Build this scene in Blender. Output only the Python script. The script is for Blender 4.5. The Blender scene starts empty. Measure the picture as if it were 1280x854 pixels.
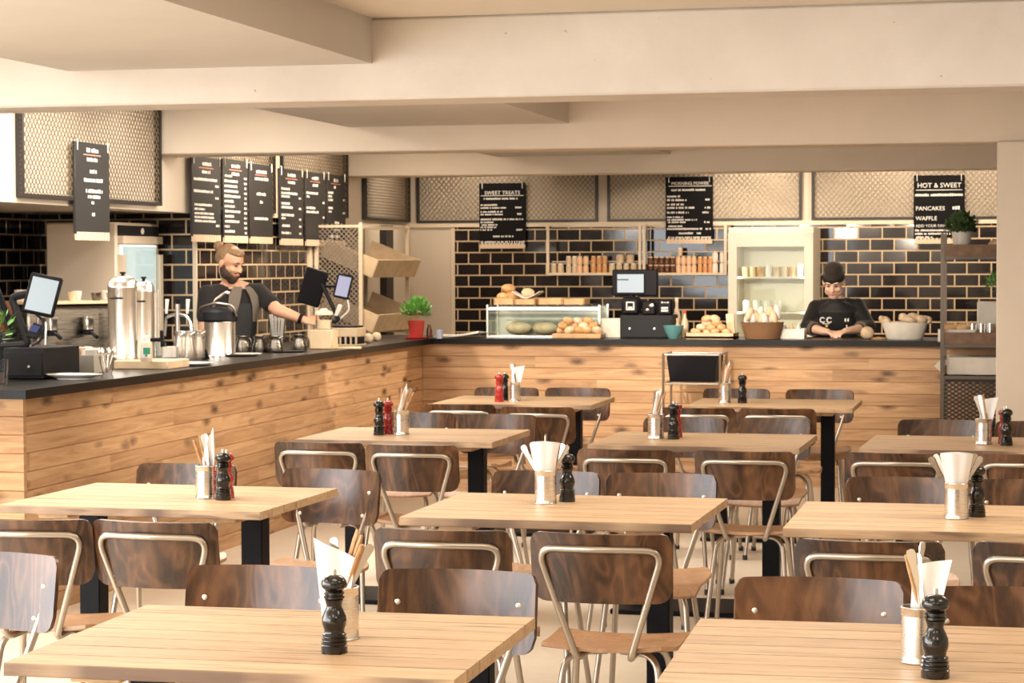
import bpy, bmesh, math, random
from mathutils import Vector, Matrix, Euler

scene = bpy.context.scene
COL = scene.collection
PI = math.pi
rnd = random.Random(11)

# ------------------------------------------------------------------ camera
CAM_H, F_PX = 1.57, 2730.3
YAW, PITCH, ROLL = 0.2321, 0.0353, 0.0032
cy_, sy_ = math.cos(YAW), math.sin(YAW)
cp_, sp_ = math.cos(PITCH), math.sin(PITCH)
cr_, sr_ = math.cos(ROLL), math.sin(ROLL)
_r0 = Vector((cy_, sy_, 0)); _f = Vector((-sy_ * cp_, cy_ * cp_, -sp_)); _u0 = _r0.cross(_f)
_right = _r0 * cr_ - _u0 * sr_; _up = _r0 * sr_ + _u0 * cr_
cd = bpy.data.cameras.new('camera'); cam = bpy.data.objects.new('camera', cd); COL.objects.link(cam)
cam.matrix_world = Matrix(((_right.x, _up.x, -_f.x, 0), (_right.y, _up.y, -_f.y, 0),
                           (_right.z, _up.z, -_f.z, CAM_H), (0, 0, 0, 1)))
cd.sensor_width = 36; cd.sensor_fit = 'HORIZONTAL'; cd.lens = 36 * F_PX / 1280
cd.dof.use_dof = True; cd.dof.focus_distance = 5.0; cd.dof.aperture_fstop = 22
cd.clip_start = 0.1; cd.clip_end = 100
scene.camera = cam


def _ray(u, v):
    return _f + _right * ((u - 640) / F_PX) + _up * ((427 - v) / F_PX)


def atY(u, v, Y):
    r = _ray(u, v); return Vector((0, 0, CAM_H)) + r * (Y / r.y)


def atX(u, v, X):
    r = _ray(u, v); return Vector((0, 0, CAM_H)) + r * (X / r.x)


def atZ(u, v, Z):
    r = _ray(u, v); return Vector((0, 0, CAM_H)) + r * ((Z - CAM_H) / r.z)


# ------------------------------------------------------------------ world, light, exposure
scene.view_settings.view_transform = 'Standard'
scene.view_settings.look = 'None'
scene.view_settings.gamma = 1
scene.view_settings.use_curve_mapping = False
scene.view_settings.exposure = -0.28
W = bpy.data.worlds.new('world'); scene.world = W; W.use_nodes = True
W.node_tree.nodes['Background'].inputs[0].default_value = (1.0, 0.93, 0.84, 1)
W.node_tree.nodes['Background'].inputs[1].default_value = 0.55
scene.cycles.max_bounces = 8
scene.cycles.diffuse_bounces = 4
scene.cycles.glossy_bounces = 4
scene.cycles.transmission_bounces = 8
scene.cycles.sample_clamp_indirect = 6
scene.cycles.caustics_reflective = False
scene.cycles.caustics_refractive = False
scene.cycles.use_denoising = True


def area(name, loc, size, power, color, rot=(0, 0, 0), spread=PI):
    l = bpy.data.lights.new(name, 'AREA'); l.shape = 'RECTANGLE'; l.size, l.size_y = size
    l.energy = power; l.color = color; l.spread = spread
    o = bpy.data.objects.new(name, l); COL.objects.link(o); o.location = loc; o.rotation_euler = rot
    return o


def spot(name, loc, target, power, color, angle=60, blend=0.5, r=0.05):
    l = bpy.data.lights.new(name, 'SPOT'); l.energy = power; l.color = color
    l.spot_size = math.radians(angle); l.spot_blend = blend; l.shadow_soft_size = r
    o = bpy.data.objects.new(name, l); COL.objects.link(o); o.location = loc
    o.rotation_euler = (Vector(target) - Vector(loc)).to_track_quat('-Z', 'Y').to_euler()
    return o


WARM = (1.0, 0.84, 0.66); SOFT = (1.0, 0.91, 0.80); DAY = (0.94, 0.97, 1.0)
# daylight through the big shop window in the left wall, beside and behind the camera
area('daylight_and_fill', (-6.05, 1.32, 1.45), (2.2, 8.2), 600, DAY, (0, -PI / 2, 0))
area('daylight_and_fill', (-4.9, -2.95, 1.45), (2.0, 2.2), 150, DAY, (PI / 2, 0, 0))  # added fill at the unseen front window, widens reflections on the chair backs
# added warm fill lights over the dining room (between the beams), without fittings
for _x in (-3.3, -1.0, 1.2):
    for _y in (1.0, 3.6, 7.0, 11.5):
        if _x > 1 and _y > 11: continue
        area('ceiling_fill', (_x, _y, 2.44 if _x < -2.7 else 2.64), (1.0, 1.0), {1.0: 19, 3.6: 18, 7.0: 34, 11.5: 34}[_y], SOFT)
for _x in (-4.7, -2.95):  # added tilted fill, brightens the face of the second beam
    area('ceiling_fill', (_x, 10.3, 2.50), (1.0, .5), 44, SOFT, (math.radians(55), 0, 0))
for _x in (-4.6, -2.6):  # added tilted fill aimed at the rear beam's face
    area('ceiling_fill', (_x, 14.6, 2.50), (1.0, .4), 30, WARM, (math.radians(55), 0, 0))
area('recess_luminaire', (-5.15, 7.5, 2.60), (1.2, 1.2), 125, (1, .97, .93))
area('niche_luminaire', (-6.2, 10.2, 1.90), (0.5, 2.6), 60, SOFT)
area('bar_luminaire', (-4.95, 11.7, 2.62), (0.4, 2.6), 60, SOFT)
area('bar_luminaire', (-4.95, 15.6, 2.62), (0.4, 2.6), 50, WARM)
area('kitchen_luminaire', (-3.2, 18.6, 2.62), (3.0, 0.5), 50, WARM)
area('kitchen_luminaire', (0.2, 18.6, 2.62), (2.6, 0.5), 40, WARM)
# low track spots washing the counter fronts
for _y, _b in ((14.0, .12), (12.8, .7), (11.6, .7), (10.3, .7)):
    spot('counter_spot', (-1.05, _y, 2.22), (-4.3, _y, 1.34), 400 if _y > 13 else 290, WARM, 34, _b, .03)
for _x, _b in ((-3.0, .12), (-2.1, .7), (-1.25, .7)):
    spot('counter_spot', (_x, 10.2, 2.22), (_x, 15.35, 1.32), 760 if _x < -2.5 else 560, WARM, 21.5, _b, .03)
# small spots between the beams aimed at the metal panels
for _x, _p in ((-5.0, 34), (-4.1, 52), (-3.3, 34), (-2.35, 60), (-1.25, 60), (-.35, 40)):
    spot('panel_spot', (_x, 18.6, 2.60), (_x, 19.6, 2.2), _p, WARM, 80, 0.9)
for _y in (11.9, 13.0):
    spot('panel_spot', (-4.5, _y, 2.6), (-5.6, _y, 2.15), 80, SOFT, 75, 0.9)
for _y in (14.8, 16.6):
    spot('panel_spot', (-4.5, _y, 2.6), (-5.6, _y, 2.15), 60, WARM, 75, 0.9)
spot('panel_spot', (-4.7, 18.75, 2.6), (-5.6, 18.75, 2.15), 50, WARM, 75, 0.9)


# ------------------------------------------------------------------ mesh helpers
def fillet(pts, r, seg=5):
    pts = [Vector(p) for p in pts]; out = [pts[0]]
    for i in range(1, len(pts) - 1):
        a, b, c = pts[i - 1], pts[i], pts[i + 1]
        u = (a - b); v = (c - b); ru = min(r, u.length * .49, v.length * .49)
        p0 = b + u.normalized() * ru; p1 = b + v.normalized() * ru
        for k in range(seg + 1):
            t = k / seg
            out.append(p0.lerp(b, t).lerp(b.lerp(p1, t), t))
    out.append(pts[-1]); return out


class MB:
    def __init__(s): s.bm = bmesh.new(); s.m = 0

    def _mark(s, faces, m):
        for f in faces: f.material_index = s.m if m is None else m; f.smooth = True

    def box(s, c, size, bev=0.0, rot=None, m=None, seg=1):
        hx, hy, hz = (x / 2 for x in size)
        r = bmesh.ops.create_cube(s.bm, size=1)
        vs = r['verts']
        for v in vs: v.co = Vector((v.co.x * 2 * hx, v.co.y * 2 * hy, v.co.z * 2 * hz))
        fs = list({f for v in vs for f in v.link_faces})
        s._mark(fs, m)
        if bev > 0:
            es = list({e for v in vs for e in v.link_edges})
            g = bmesh.ops.bevel(s.bm, geom=es, offset=min(bev, min(hx, hy, hz) * .95), segments=seg, profile=.5, affect='EDGES')
            vs = list({v for f in g['faces'] for v in f.verts} | {v for v in vs if v.is_valid})
            fs = list({f for v in vs for f in v.link_faces}); s._mark(fs, m)
        M = Matrix.Translation(Vector(c))
        if rot is not None:
            M = M @ (rot.to_4x4() if isinstance(rot, Matrix) else Euler(rot).to_matrix().to_4x4())
        for v in vs: v.co = M @ v.co
        return vs

    def tube(s, pts, r, n=8, closed=False, m=None, caps=True, flat=1.0):
        pts = [Vector(p) for p in pts]; N = len(pts)
        rs = r if isinstance(r, (list, tuple)) else [r] * N
        def tan(i):
            if closed: return (pts[(i + 1) % N] - pts[i - 1]).normalized()
            return (pts[min(i + 1, N - 1)] - pts[max(i - 1, 0)]).normalized()
        t0 = tan(0); ref = Vector((0, 0, 1)) if abs(t0.z) < .9 else Vector((1, 0, 0))
        nrm = (ref - t0 * ref.dot(t0)).normalized(); rings = []
        for i in range(N):
            t = tan(i); nrm = (nrm - t * nrm.dot(t)).normalized(); b = t.cross(nrm)
            rings.append([s.bm.verts.new(pts[i] + (nrm * math.cos(a) * flat + b * math.sin(a)) * rs[i])
                          for a in (2 * PI * k / n for k in range(n))])
        fs = []
        for i in range(N if closed else N - 1):
            A, B = rings[i], rings[(i + 1) % N]
            for k in range(n):
                fs.append(s.bm.faces.new((A[k], A[(k + 1) % n], B[(k + 1) % n], B[k])))
        if caps and not closed:
            fs.append(s.bm.faces.new(rings[0][::-1])); fs.append(s.bm.faces.new(rings[-1]))
        s._mark(fs, m)

    def lathe(s, prof, n=24, c=(0, 0, 0), m=None, M=None, sx=1, sy=1, caps=True):
        c = Vector(c); rings = []; fs = []
        T = (lambda p: c + (M @ p if M else p))
        for (r, z) in prof:
            if r <= 1e-6: rings.append([s.bm.verts.new(T(Vector((0, 0, z))))])
            else: rings.append([s.bm.verts.new(T(Vector((r * sx * math.cos(2 * PI * k / n), r * sy * math.sin(2 * PI * k / n), z)))) for k in range(n)])
        for A, B in zip(rings, rings[1:]):
            for k in range(n):
                k2 = (k + 1) % n
                if len(A) == 1 and len(B) == 1: continue
                if len(A) == 1: fs.append(s.bm.faces.new((A[0], B[k2], B[k])))
                elif len(B) == 1: fs.append(s.bm.faces.new((A[k], A[k2], B[0])))
                else: fs.append(s.bm.faces.new((A[k], A[k2], B[k2], B[k])))
        if caps:
            if len(rings[0]) > 1: fs.append(s.bm.faces.new(rings[0][::-1]))
            if len(rings[-1]) > 1: fs.append(s.bm.faces.new(rings[-1]))
        s._mark(fs, m)

    def prism(s, poly, f0, f1, m=None):
        """poly: list of 2-D points; f0/f1 map a 2-D point to the 3-D start/end position"""
        A = [s.bm.verts.new(f0(*p)) for p in poly]; B = [s.bm.verts.new(f1(*p)) for p in poly]
        n = len(poly); fs = [s.bm.faces.new(A[::-1]), s.bm.faces.new(B)]
        for k in range(n): fs.append(s.bm.faces.new((A[k], A[(k + 1) % n], B[(k + 1) % n], B[k])))
        s._mark(fs, m)

    def sheet(s, fn, nu, nv, th, m=None):
        """closed thick sheet; fn(u,v) in 0..1 -> Vector (mid surface)"""
        P = [[Vector(fn(i / nu, j / nv)) for j in range(nv + 1)] for i in range(nu + 1)]
        top, bot = [], []
        for i in range(nu + 1):
            tr, br = [], []
            for j in range(nv + 1):
                du = P[min(i + 1, nu)][j] - P[max(i - 1, 0)][j]; dv = P[i][min(j + 1, nv)] - P[i][max(j - 1, 0)]
                n = du.cross(dv); n = n.normalized() if n.length > 1e-9 else Vector((0, 0, 1))
                tr.append(s.bm.verts.new(P[i][j] + n * th / 2)); br.append(s.bm.verts.new(P[i][j] - n * th / 2))
            top.append(tr); bot.append(br)
        fs = []; F = s.bm.faces.new
        for i in range(nu):
            for j in range(nv):
                fs.append(F((top[i][j], top[i + 1][j], top[i + 1][j + 1], top[i][j + 1])))
                fs.append(F((bot[i][j], bot[i][j + 1], bot[i + 1][j + 1], bot[i + 1][j])))
        for i in range(nu):
            fs.append(F((top[i][0], bot[i][0], bot[i + 1][0], top[i + 1][0])))
            fs.append(F((top[i][nv], top[i + 1][nv], bot[i + 1][nv], bot[i][nv])))
        for j in range(nv):
            fs.append(F((top[0][j], top[0][j + 1], bot[0][j + 1], bot[0][j])))
            fs.append(F((top[nu][j], bot[nu][j], bot[nu][j + 1], top[nu][j + 1])))
        s._mark(fs, m)

    def ball(s, c, r, u=12, v=8, m=None, M=None):
        r = (r, r, r) if isinstance(r, (int, float)) else r
        g = bmesh.ops.create_uvsphere(s.bm, u_segments=u, v_segments=v, radius=1)
        for w in g['verts']:
            p = Vector((w.co.x * r[0], w.co.y * r[1], w.co.z * r[2])); w.co = Vector(c) + (M @ p if M else p)
        s._mark({f for w in g['verts'] for f in w.link_faces}, m)

    def capsule(s, a, b, ra, rb, n=10, m=None):
        a, b = Vector(a), Vector(b); d = b - a; L = max(d.length, 1e-5); prof = []
        for k in range(5):
            t = -PI / 2 + k * PI / 2 / 4; prof.append((max(ra * math.cos(t), 0), ra * math.sin(t)))
        for k in range(5):
            t = k * PI / 2 / 4; prof.append((max(rb * math.cos(t), 0), L + rb * math.sin(t)))
        prof[0] = (0, -ra); prof[-1] = (0, L + rb)
        s.lathe(prof, n, a, m, d.to_track_quat('Z', 'Y').to_matrix())

    def loft(s, rings, m=None):
        R = [[s.bm.verts.new(p) for p in ring] for ring in rings]; n = len(R[0]); fs = []
        for A, B in zip(R, R[1:]):
            for k in range(n): fs.append(s.bm.faces.new((A[k], A[(k + 1) % n], B[(k + 1) % n], B[k])))
        fs.append(s.bm.faces.new(R[0][::-1])); fs.append(s.bm.faces.new(R[-1]))
        s._mark(fs, m)

    def add_mesh(s, me, M=None, m=None):
        k = len(s.bm.verts); nf = len(s.bm.faces)
        s.bm.from_mesh(me); s.bm.verts.ensure_lookup_table(); s.bm.faces.ensure_lookup_table()
        if M is not None:
            for v in s.bm.verts[k:]: v.co = M @ v.co
        s._mark(s.bm.faces[nf:], m)

    def mesh(s, name, mats, sharp=38):
        bmesh.ops.recalc_face_normals(s.bm, faces=s.bm.faces[:])
        me = bpy.data.meshes.new(name); s.bm.to_mesh(me); s.bm.free()
        for mm in (mats if isinstance(mats, (list, tuple)) else [mats]): me.materials.append(mm)
        me.set_sharp_from_angle(angle=math.radians(sharp))
        return me

    def build(s, name, mats, parent=None, loc=None, rz=0, sharp=38):
        o = bpy.data.objects.new(name, s.mesh(name, mats, sharp)); COL.objects.link(o)
        if parent: o.parent = parent
        if loc is not None: o.location = loc
        if rz: o.rotation_euler = (0, 0, rz)
        return o


def tag(o, label, cat, group=None):
    o['label'] = label; o['category'] = cat
    if group: o['group'] = group
    return o


def thing(name, label, cat, loc=(0, 0, 0), rz=0.0, group=None):
    o = bpy.data.objects.new(name, None); COL.objects.link(o); o.empty_display_size = .05
    o.location = loc; o.rotation_euler = (0, 0, rz)
    return tag(o, label, cat, group)


def struct(o): o['kind'] = 'structure'; return o


def dup(root, loc, rz=0.0, label=None, group=None, rot=None):
    def cp(o, par):
        c = o.copy(); COL.objects.link(c)
        if par is not None: c.parent = par
        for ch in kids.get(o.name, ()): cp(ch, c)
        return c
    kids = {}
    for o in root.children_recursive: kids.setdefault(o.parent.name, []).append(o)
    r = cp(root, None); r.location = loc; r.rotation_euler = rot if rot else (0, 0, rz)
    if label: r['label'] = label
    if group: r['group'] = group
    return r


def text_mesh(s, size, align='LEFT', extrude=.001):
    c = bpy.data.curves.new('txt', 'FONT'); c.body = s; c.size = size; c.align_x = align; c.extrude = extrude
    c.resolution_u = 2
    o = bpy.data.objects.new('txt', c); COL.objects.link(o)
    dg = bpy.context.evaluated_depsgraph_get(); dg.update()
    me = bpy.data.meshes.new_from_object(o.evaluated_get(dg))
    bpy.data.objects.remove(o); bpy.data.curves.remove(c)
    return me


def voxel(mb, size, smooth=4):
    me = mb.mesh('tmp', []) if False else None
    bmesh.ops.recalc_face_normals(mb.bm, faces=mb.bm.faces[:])
    me = bpy.data.meshes.new('tmp'); mb.bm.to_mesh(me); mb.bm.free()
    o = bpy.data.objects.new('tmp', me); COL.objects.link(o)
    r = o.modifiers.new('r', 'REMESH'); r.mode = 'VOXEL'; r.voxel_size = size; r.use_smooth_shade = True
    if smooth:
        k = o.modifiers.new('s', 'SMOOTH'); k.iterations = smooth; k.factor = .5
    dg = bpy.context.evaluated_depsgraph_get(); dg.update()
    out = bpy.data.meshes.new_from_object(o.evaluated_get(dg))
    bpy.data.objects.remove(o); bpy.data.meshes.remove(me)
    return out


def link_mesh(name, me, mat, parent=None):
    me.materials.clear(); me.materials.append(mat)
    me.polygons.foreach_set('use_smooth', [True] * len(me.polygons))
    o = bpy.data.objects.new(name, me); COL.objects.link(o)
    if parent: o.parent = parent
    return o


# ------------------------------------------------------------------ materials
class NT:
    def __init__(s, name):
        s.mat = bpy.data.materials.new(name); s.mat.use_nodes = True
        s.t = s.mat.node_tree; s.b = s.t.nodes['Principled BSDF']; s.out = s.t.nodes['Material Output']

    def n(s, typ, **kw):
        x = s.t.nodes.new(typ)
        for k, v in kw.items():
            if k.startswith('_'): x.inputs[int(k[1:])].default_value = v
            else: setattr(x, k, v)
        return x

    def l(s, a, b): s.t.links.new(a, b)

    def set(s, **kw):
        for k, v in kw.items():
            i = s.b.inputs[k.replace('_', ' ')]
            if hasattr(v, 'is_linked') or hasattr(v, 'links'): s.l(v, i)
            else: i.default_value = v
        return s

    def math(s, op, a, b=None):
        x = s.n('ShaderNodeMath', operation=op)
        for i, v in enumerate((a, b)):
            if v is None: continue
            if isinstance(v, (int, float)): x.inputs[i].default_value = v
            else: s.l(v, x.inputs[i])
        return x.outputs[0]

    def mix(s, fac, a, b, mode='MIX'):
        x = s.n('ShaderNodeMix', data_type='RGBA', blend_type=mode)
        for sock, v in ((x.inputs[0], fac), (x.inputs[6], a), (x.inputs[7], b)):
            if isinstance(v, (int, float)): sock.default_value = v
            elif isinstance(v, tuple): sock.default_value = v if len(v) == 4 else v + (1,)
            else: s.l(v, sock)
        return x.outputs[2]

    def ramp(s, fac, stops):
        x = s.n('ShaderNodeValToRGB'); e = x.color_ramp.elements
        while len(e) < len(stops): e.new(.5)
        for k, (p, c) in enumerate(stops): e[k].position = p; e[k].color = c if len(c) == 4 else c + (1,)
        s.l(fac, x.inputs[0]); return x.outputs[0]

    def noise(s, vec, scale, detail=3, rough=.55, dist=0, out=0):
        x = s.n('ShaderNodeTexNoise'); x.inputs['Scale'].default_value = scale; x.inputs['Detail'].default_value = detail
        x.inputs['Roughness'].default_value = rough; x.inputs['Distortion'].default_value = dist
        s.l(vec, x.inputs['Vector']); return x.outputs[out]

    def obj(s): return s.n('ShaderNodeTexCoord').outputs['Object']

    def scaled(s, vec, sc, loc=None):
        x = s.n('ShaderNodeMapping'); x.inputs['Scale'].default_value = sc
        s.l(vec, x.inputs['Vector'])
        if loc is not None: s.l(loc, x.inputs['Location'])
        return x.outputs[0]

    def bump(s, h, strength=.2, dist=.01):
        x = s.n('ShaderNodeBump'); x.inputs['Strength'].default_value = strength; x.inputs['Distance'].default_value = dist
        s.l(h, x.inputs['Height']); return x.outputs[0]


def plain(name, col, rough=.5, metal=0.0, coat=0.0, var=0.0, spec=.5, sheen=0.0, scale=30):
    t = NT(name); t.set(Roughness=rough, Metallic=metal, Coat_Weight=coat, Sheen_Weight=sheen)
    t.b.inputs['Specular IOR Level'].default_value = spec
    c = col + (1,)
    if var > 0:
        n = t.noise(t.obj(), scale, 4)
        a = tuple(max(0, x * (1 - var)) for x in col); b = tuple(min(1, x * (1 + var)) for x in col)
        t.set(Base_Color=t.ramp(n, [(.3, a), (.7, b)]))
    else: t.set(Base_Color=c)
    return t.mat


def oak():
    t = NT('oak_planks'); v = t.obj(); sep = t.n('ShaderNodeSeparateXYZ'); t.l(v, sep.inputs[0])
    info = t.n('ShaderNodeObjectInfo')
    idx = t.math('FLOOR', t.math('MULTIPLY', t.math('ADD', sep.outputs[1], .381), 7 / .762))
    rn = t.n('ShaderNodeTexWhiteNoise', noise_dimensions='2D'); cmb = t.n('ShaderNodeCombineXYZ')
    t.l(idx, cmb.inputs[0]); t.l(info.outputs['Random'], cmb.inputs[1]); t.l(cmb.outputs[0], rn.inputs['Vector'])
    off = t.n('ShaderNodeCombineXYZ'); t.l(t.math('MULTIPLY', rn.outputs['Value'], 9), off.inputs[0])
    t.l(t.math('MULTIPLY', rn.outputs['Value'], 5), off.inputs[1])
    g = t.noise(t.scaled(v, (2.2, 26, 26), off.outputs[0]), 1.6, 6, .62, 1.2)
    fine = t.noise(t.scaled(v, (7, 160, 160), off.outputs[0]), 1.0, 3, .6)
    c = t.ramp(g, [(.28, (.37, .225, .118)), (.48, (.58, .395, .225)), (.70, (.69, .515, .325))])
    c = t.mix(.22, c, t.ramp(fine, [(.3, (.30, .18, .10)), (.6, (.66, .49, .33))]))
    crack = t.noise(t.scaled(v, (2.5, 60, 20), off.outputs[0]), 1.0, 2, .5)
    c = t.mix(t.ramp(crack, [(.64, (0, 0, 0)), (.70, (.7, .7, .7))]), c, (.16, .085, .04))
    tone = t.ramp(rn.outputs['Value'], [(0, (.90, .86, .82)), (1, (1.06, 1.04, 1.0))])
    c = t.mix(1.0, c, tone, 'MULTIPLY')
    fr = t.math('ABSOLUTE', t.math('SUBTRACT', t.math('FRACT', t.math('MULTIPLY', t.math('ADD', sep.outputs[1], .381), 7 / .762)), .5))
    seam = t.noise(t.scaled(v, (3.0, 9, 1), off.outputs[0]), 1.0, 2, .5)
    c = t.mix(t.math('MULTIPLY', t.ramp(seam, [(.42, (.15, .15, .15)), (.62, (.9, .9, .9))]), t.ramp(fr, [(.462, (0, 0, 0)), (.482, (1, 1, 1))])), c, (.10, .05, .025))
    t.set(Base_Color=c, Roughness=.46, Normal=t.bump(fine, .12, .004)); return t.mat


def ply(name, dark, mid, light, rough=.25):
    t = NT(name); v = t.obj(); info = t.n('ShaderNodeObjectInfo')
    off = t.n('ShaderNodeCombineXYZ'); k = info.outputs['Random']
    t.l(t.math('MULTIPLY', k, 13.7), off.inputs[0]); t.l(t.math('MULTIPLY', k, 7.3), off.inputs[2])
    g = t.noise(t.scaled(v, (9, 9, 2.6), off.outputs[0]), 1.0, 5, .6, 2.2)
    big = t.noise(t.scaled(v, (4.5, 4.5, 3.5), off.outputs[0]), 1.0, 2, .5, .6)
    fine = t.noise(t.scaled(v, (170, 170, 9), off.outputs[0]), 1.0, 2, .6)
    flame = t.math('PINGPONG', t.math('MULTIPLY', t.noise(t.scaled(v, (6, 6, 1.6), off.outputs[0]), 1.0, 2, .5, 1.2), 7.0), .5)
    c = t.ramp(big, [(.38, dark), (.52, mid), (.66, light)])
    c = t.mix(.45, c, t.ramp(g, [(.34, dark), (.50, mid), (.68, light)]))
    c = t.mix(.28, c, t.ramp(flame, [(.05, dark), (.25, mid), (.46, light)]))
    c = t.mix(.22, c, t.ramp(fine, [(.35, dark), (.65, mid)]))
    t.b.inputs['Specular IOR Level'].default_value = .5
    t.set(Base_Color=c, Roughness=rough, Coat_Weight=.15, Coat_Roughness=.25); return t.mat


def pine(name, along):
    """horizontal boards 82.5 mm high; along = 0 for boards running in X, 1 for Y"""
    t = NT(name); v = t.obj(); sep = t.n('ShaderNodeSeparateXYZ'); t.l(v, sep.inputs[0])
    L = sep.outputs[along]; z = sep.outputs[2]
    idx = t.math('FLOOR', t.math('MULTIPLY', z, 1 / .0825))
    r1 = t.n('ShaderNodeTexWhiteNoise', noise_dimensions='1D'); t.l(idx, r1.inputs['W'])
    seg = t.math('FLOOR', t.math('ADD', t.math('MULTIPLY', L, .42), t.math('MULTIPLY', r1.outputs['Value'], 5)))
    cm = t.n('ShaderNodeCombineXYZ'); t.l(idx, cm.inputs[0]); t.l(seg, cm.inputs[1])
    r2 = t.n('ShaderNodeTexWhiteNoise', noise_dimensions='2D'); t.l(cm.outputs[0], r2.inputs['Vector'])
    off = t.n('ShaderNodeCombineXYZ'); t.l(t.math('MULTIPLY', r2.outputs['Value'], 31), off.inputs[0])
    t.l(t.math('MULTIPLY', r2.outputs['Value'], 17), off.inputs[2])
    pv = t.n('ShaderNodeCombineXYZ'); t.l(L, pv.inputs[0]); t.l(z, pv.inputs[2])
    g = t.noise(t.scaled(pv.outputs[0], (1.6, 1, 24), off.outputs[0]), 1.0, 5, .6, 1.4)
    kn = t.n('ShaderNodeTexVoronoi'); kn.inputs['Scale'].default_value = 1
    t.l(t.scaled(pv.outputs[0], (3.2, 1, 8.0), off.outputs[0]), kn.inputs['Vector'])
    wob = t.noise(t.scaled(pv.outputs[0], (20, 1, 40), off.outputs[0]), 1.0, 3)
    kd = t.math('ADD', kn.outputs['Distance'], t.math('MULTIPLY', wob, .16))
    knot = t.ramp(kd, [(.15, (1, 1, 1)), (.23, (.6, .6, .6)), (.35, (0, 0, 0))])
    c = t.ramp(g, [(.22, (.33, .17, .08)), (.5, (.54, .325, .17)), (.78, (.66, .45, .26))])
    tone = t.ramp(r2.outputs['Value'], [(0, (.80, .76, .73)), (.5, (.97, .96, .95)), (1, (1.1, 1.1, 1.1))])
    c = t.mix(1.0, c, tone, 'MULTIPLY')
    c = t.mix(knot, c, (.10, .045, .02))
    fr = t.math('FRACT', t.math('MULTIPLY', z, 1 / .0825))
    t.set(Base_Color=c, Roughness=.55, Normal=t.bump(g, .1, .004)); return t.mat


def tile(name, ax):
    """black metro tiles 200 x 100 with cream grout; ax = horizontal axis of the wall"""
    t = NT(name); v = t.obj(); sep = t.n('ShaderNodeSeparateXYZ'); t.l(v, sep.inputs[0])
    cm = t.n('ShaderNodeCombineXYZ'); t.l(sep.outputs[ax], cm.inputs[0]); t.l(sep.outputs[2], cm.inputs[1])
    def brick(c1, c2, mo):
        b = t.n('ShaderNodeTexBrick'); t.l(cm.outputs[0], b.inputs['Vector']); b.offset = .5
        b.inputs['Color1'].default_value = c1 + (1,); b.inputs['Color2'].default_value = c2 + (1,); b.inputs['Mortar'].default_value = mo + (1,)
        b.inputs['Scale'].default_value = 1; b.inputs['Mortar Size'].default_value = .0065; b.inputs['Mortar Smooth'].default_value = .1
        b.inputs['Bias'].default_value = 0; b.inputs['Brick Width'].default_value = .21; b.inputs['Row Height'].default_value = .105
        return b
    b = brick((.010, .008, .009), (.018, .014, .014), (.60, .44, .27))
    rb = brick((0, 0, 0), (1, 1, 1), (.5, .5, .5))
    rs = t.n('ShaderNodeSeparateColor'); t.l(rb.outputs['Color'], rs.inputs[0])
    ang = t.math('MULTIPLY', t.math('SUBTRACT', rs.outputs[0], .5), .03)
    wav = t.noise(v, 9, 2)
    h = t.math('ADD', t.math('MULTIPLY', b.outputs['Fac'], -1.0), t.math('MULTIPLY', wav, .10))
    bp = t.bump(h, .35, .006)
    geo = t.n('ShaderNodeVectorMath', operation='ADD'); t.l(bp, geo.inputs[0])
    tl = t.n('ShaderNodeCombineXYZ'); t.l(ang, tl.inputs[0]); t.l(ang, tl.inputs[1]); t.l(ang, tl.inputs[2]); t.l(tl.outputs[0], geo.inputs[1])
    nn = t.n('ShaderNodeVectorMath', operation='NORMALIZE'); t.l(geo.outputs[0], nn.inputs[0])
    ro = t.math('ADD', .07, t.math('MULTIPLY', b.outputs['Fac'], .7))
    t.set(Base_Color=b.outputs['Color'], Roughness=ro, Normal=nn.outputs[0]); return t.mat


def concrete():
    t = NT('painted_concrete'); v = t.obj()
    n1 = t.noise(v, 2.2, 5, .6); n2 = t.noise(v, 45, 3, .6)
    sep = t.n('ShaderNodeSeparateXYZ'); t.l(v, sep.inputs[0])
    c = t.ramp(n1, [(.3, (.66, .60, .53)), (.7, (.76, .70, .63))])
    pit = t.noise(v, 30, 2, .5)
    c = t.mix(t.ramp(pit, [(.73, (0, 0, 0)), (.77, (1, 1, 1))]), c, (.30, .25, .20))
    t.set(Base_Color=c, Roughness=.7, Normal=t.bump(n2, .25, .004)); return t.mat


def floor_mat():
    t = NT('poured_floor'); v = t.obj(); n1 = t.noise(v, .9, 5, .6); n2 = t.noise(v, 14, 4, .6)
    c = t.ramp(n1, [(.3, (.78, .67, .52)), (.7, (.86, .76, .62))]); c = t.mix(.25, c, t.ramp(n2, [(.35, (.74, .63, .49)), (.65, (.88, .79, .66))]))
    t.set(Base_Color=c, Roughness=.32, Normal=t.bump(n2, .05, .003)); return t.mat


def steel(name, col, rough, aniso=True):
    t = NT(name); v = t.obj(); n = t.noise(t.scaled(v, (8, 8, 260)), 1.0, 2)
    t.set(Base_Color=col + (1,), Metallic=1.0, Roughness=t.math('ADD', rough - .04, t.math('MULTIPLY', n, .08))); return t.mat


def glass(name, col=(1, 1, 1), rough=0.0, alpha=.18):
    """thin clear glass: mostly straight-through with a fresnel gloss"""
    t = NT(name); g = t.n('ShaderNodeBsdfGlossy'); g.inputs['Roughness'].default_value = .03
    tr = t.n('ShaderNodeBsdfTransparent'); tr.inputs[0].default_value = col + (1,)
    fr = t.n('ShaderNodeLayerWeight'); fr.inputs['Blend'].default_value = alpha
    mx = t.n('ShaderNodeMixShader'); t.l(t.math('MULTIPLY', fr.outputs['Fresnel'], .6), mx.inputs[0]); t.l(tr.outputs[0], mx.inputs[1]); t.l(g.outputs[0], mx.inputs[2])
    t.l(mx.outputs[0], t.out.inputs['Surface']); return t.mat


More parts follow.
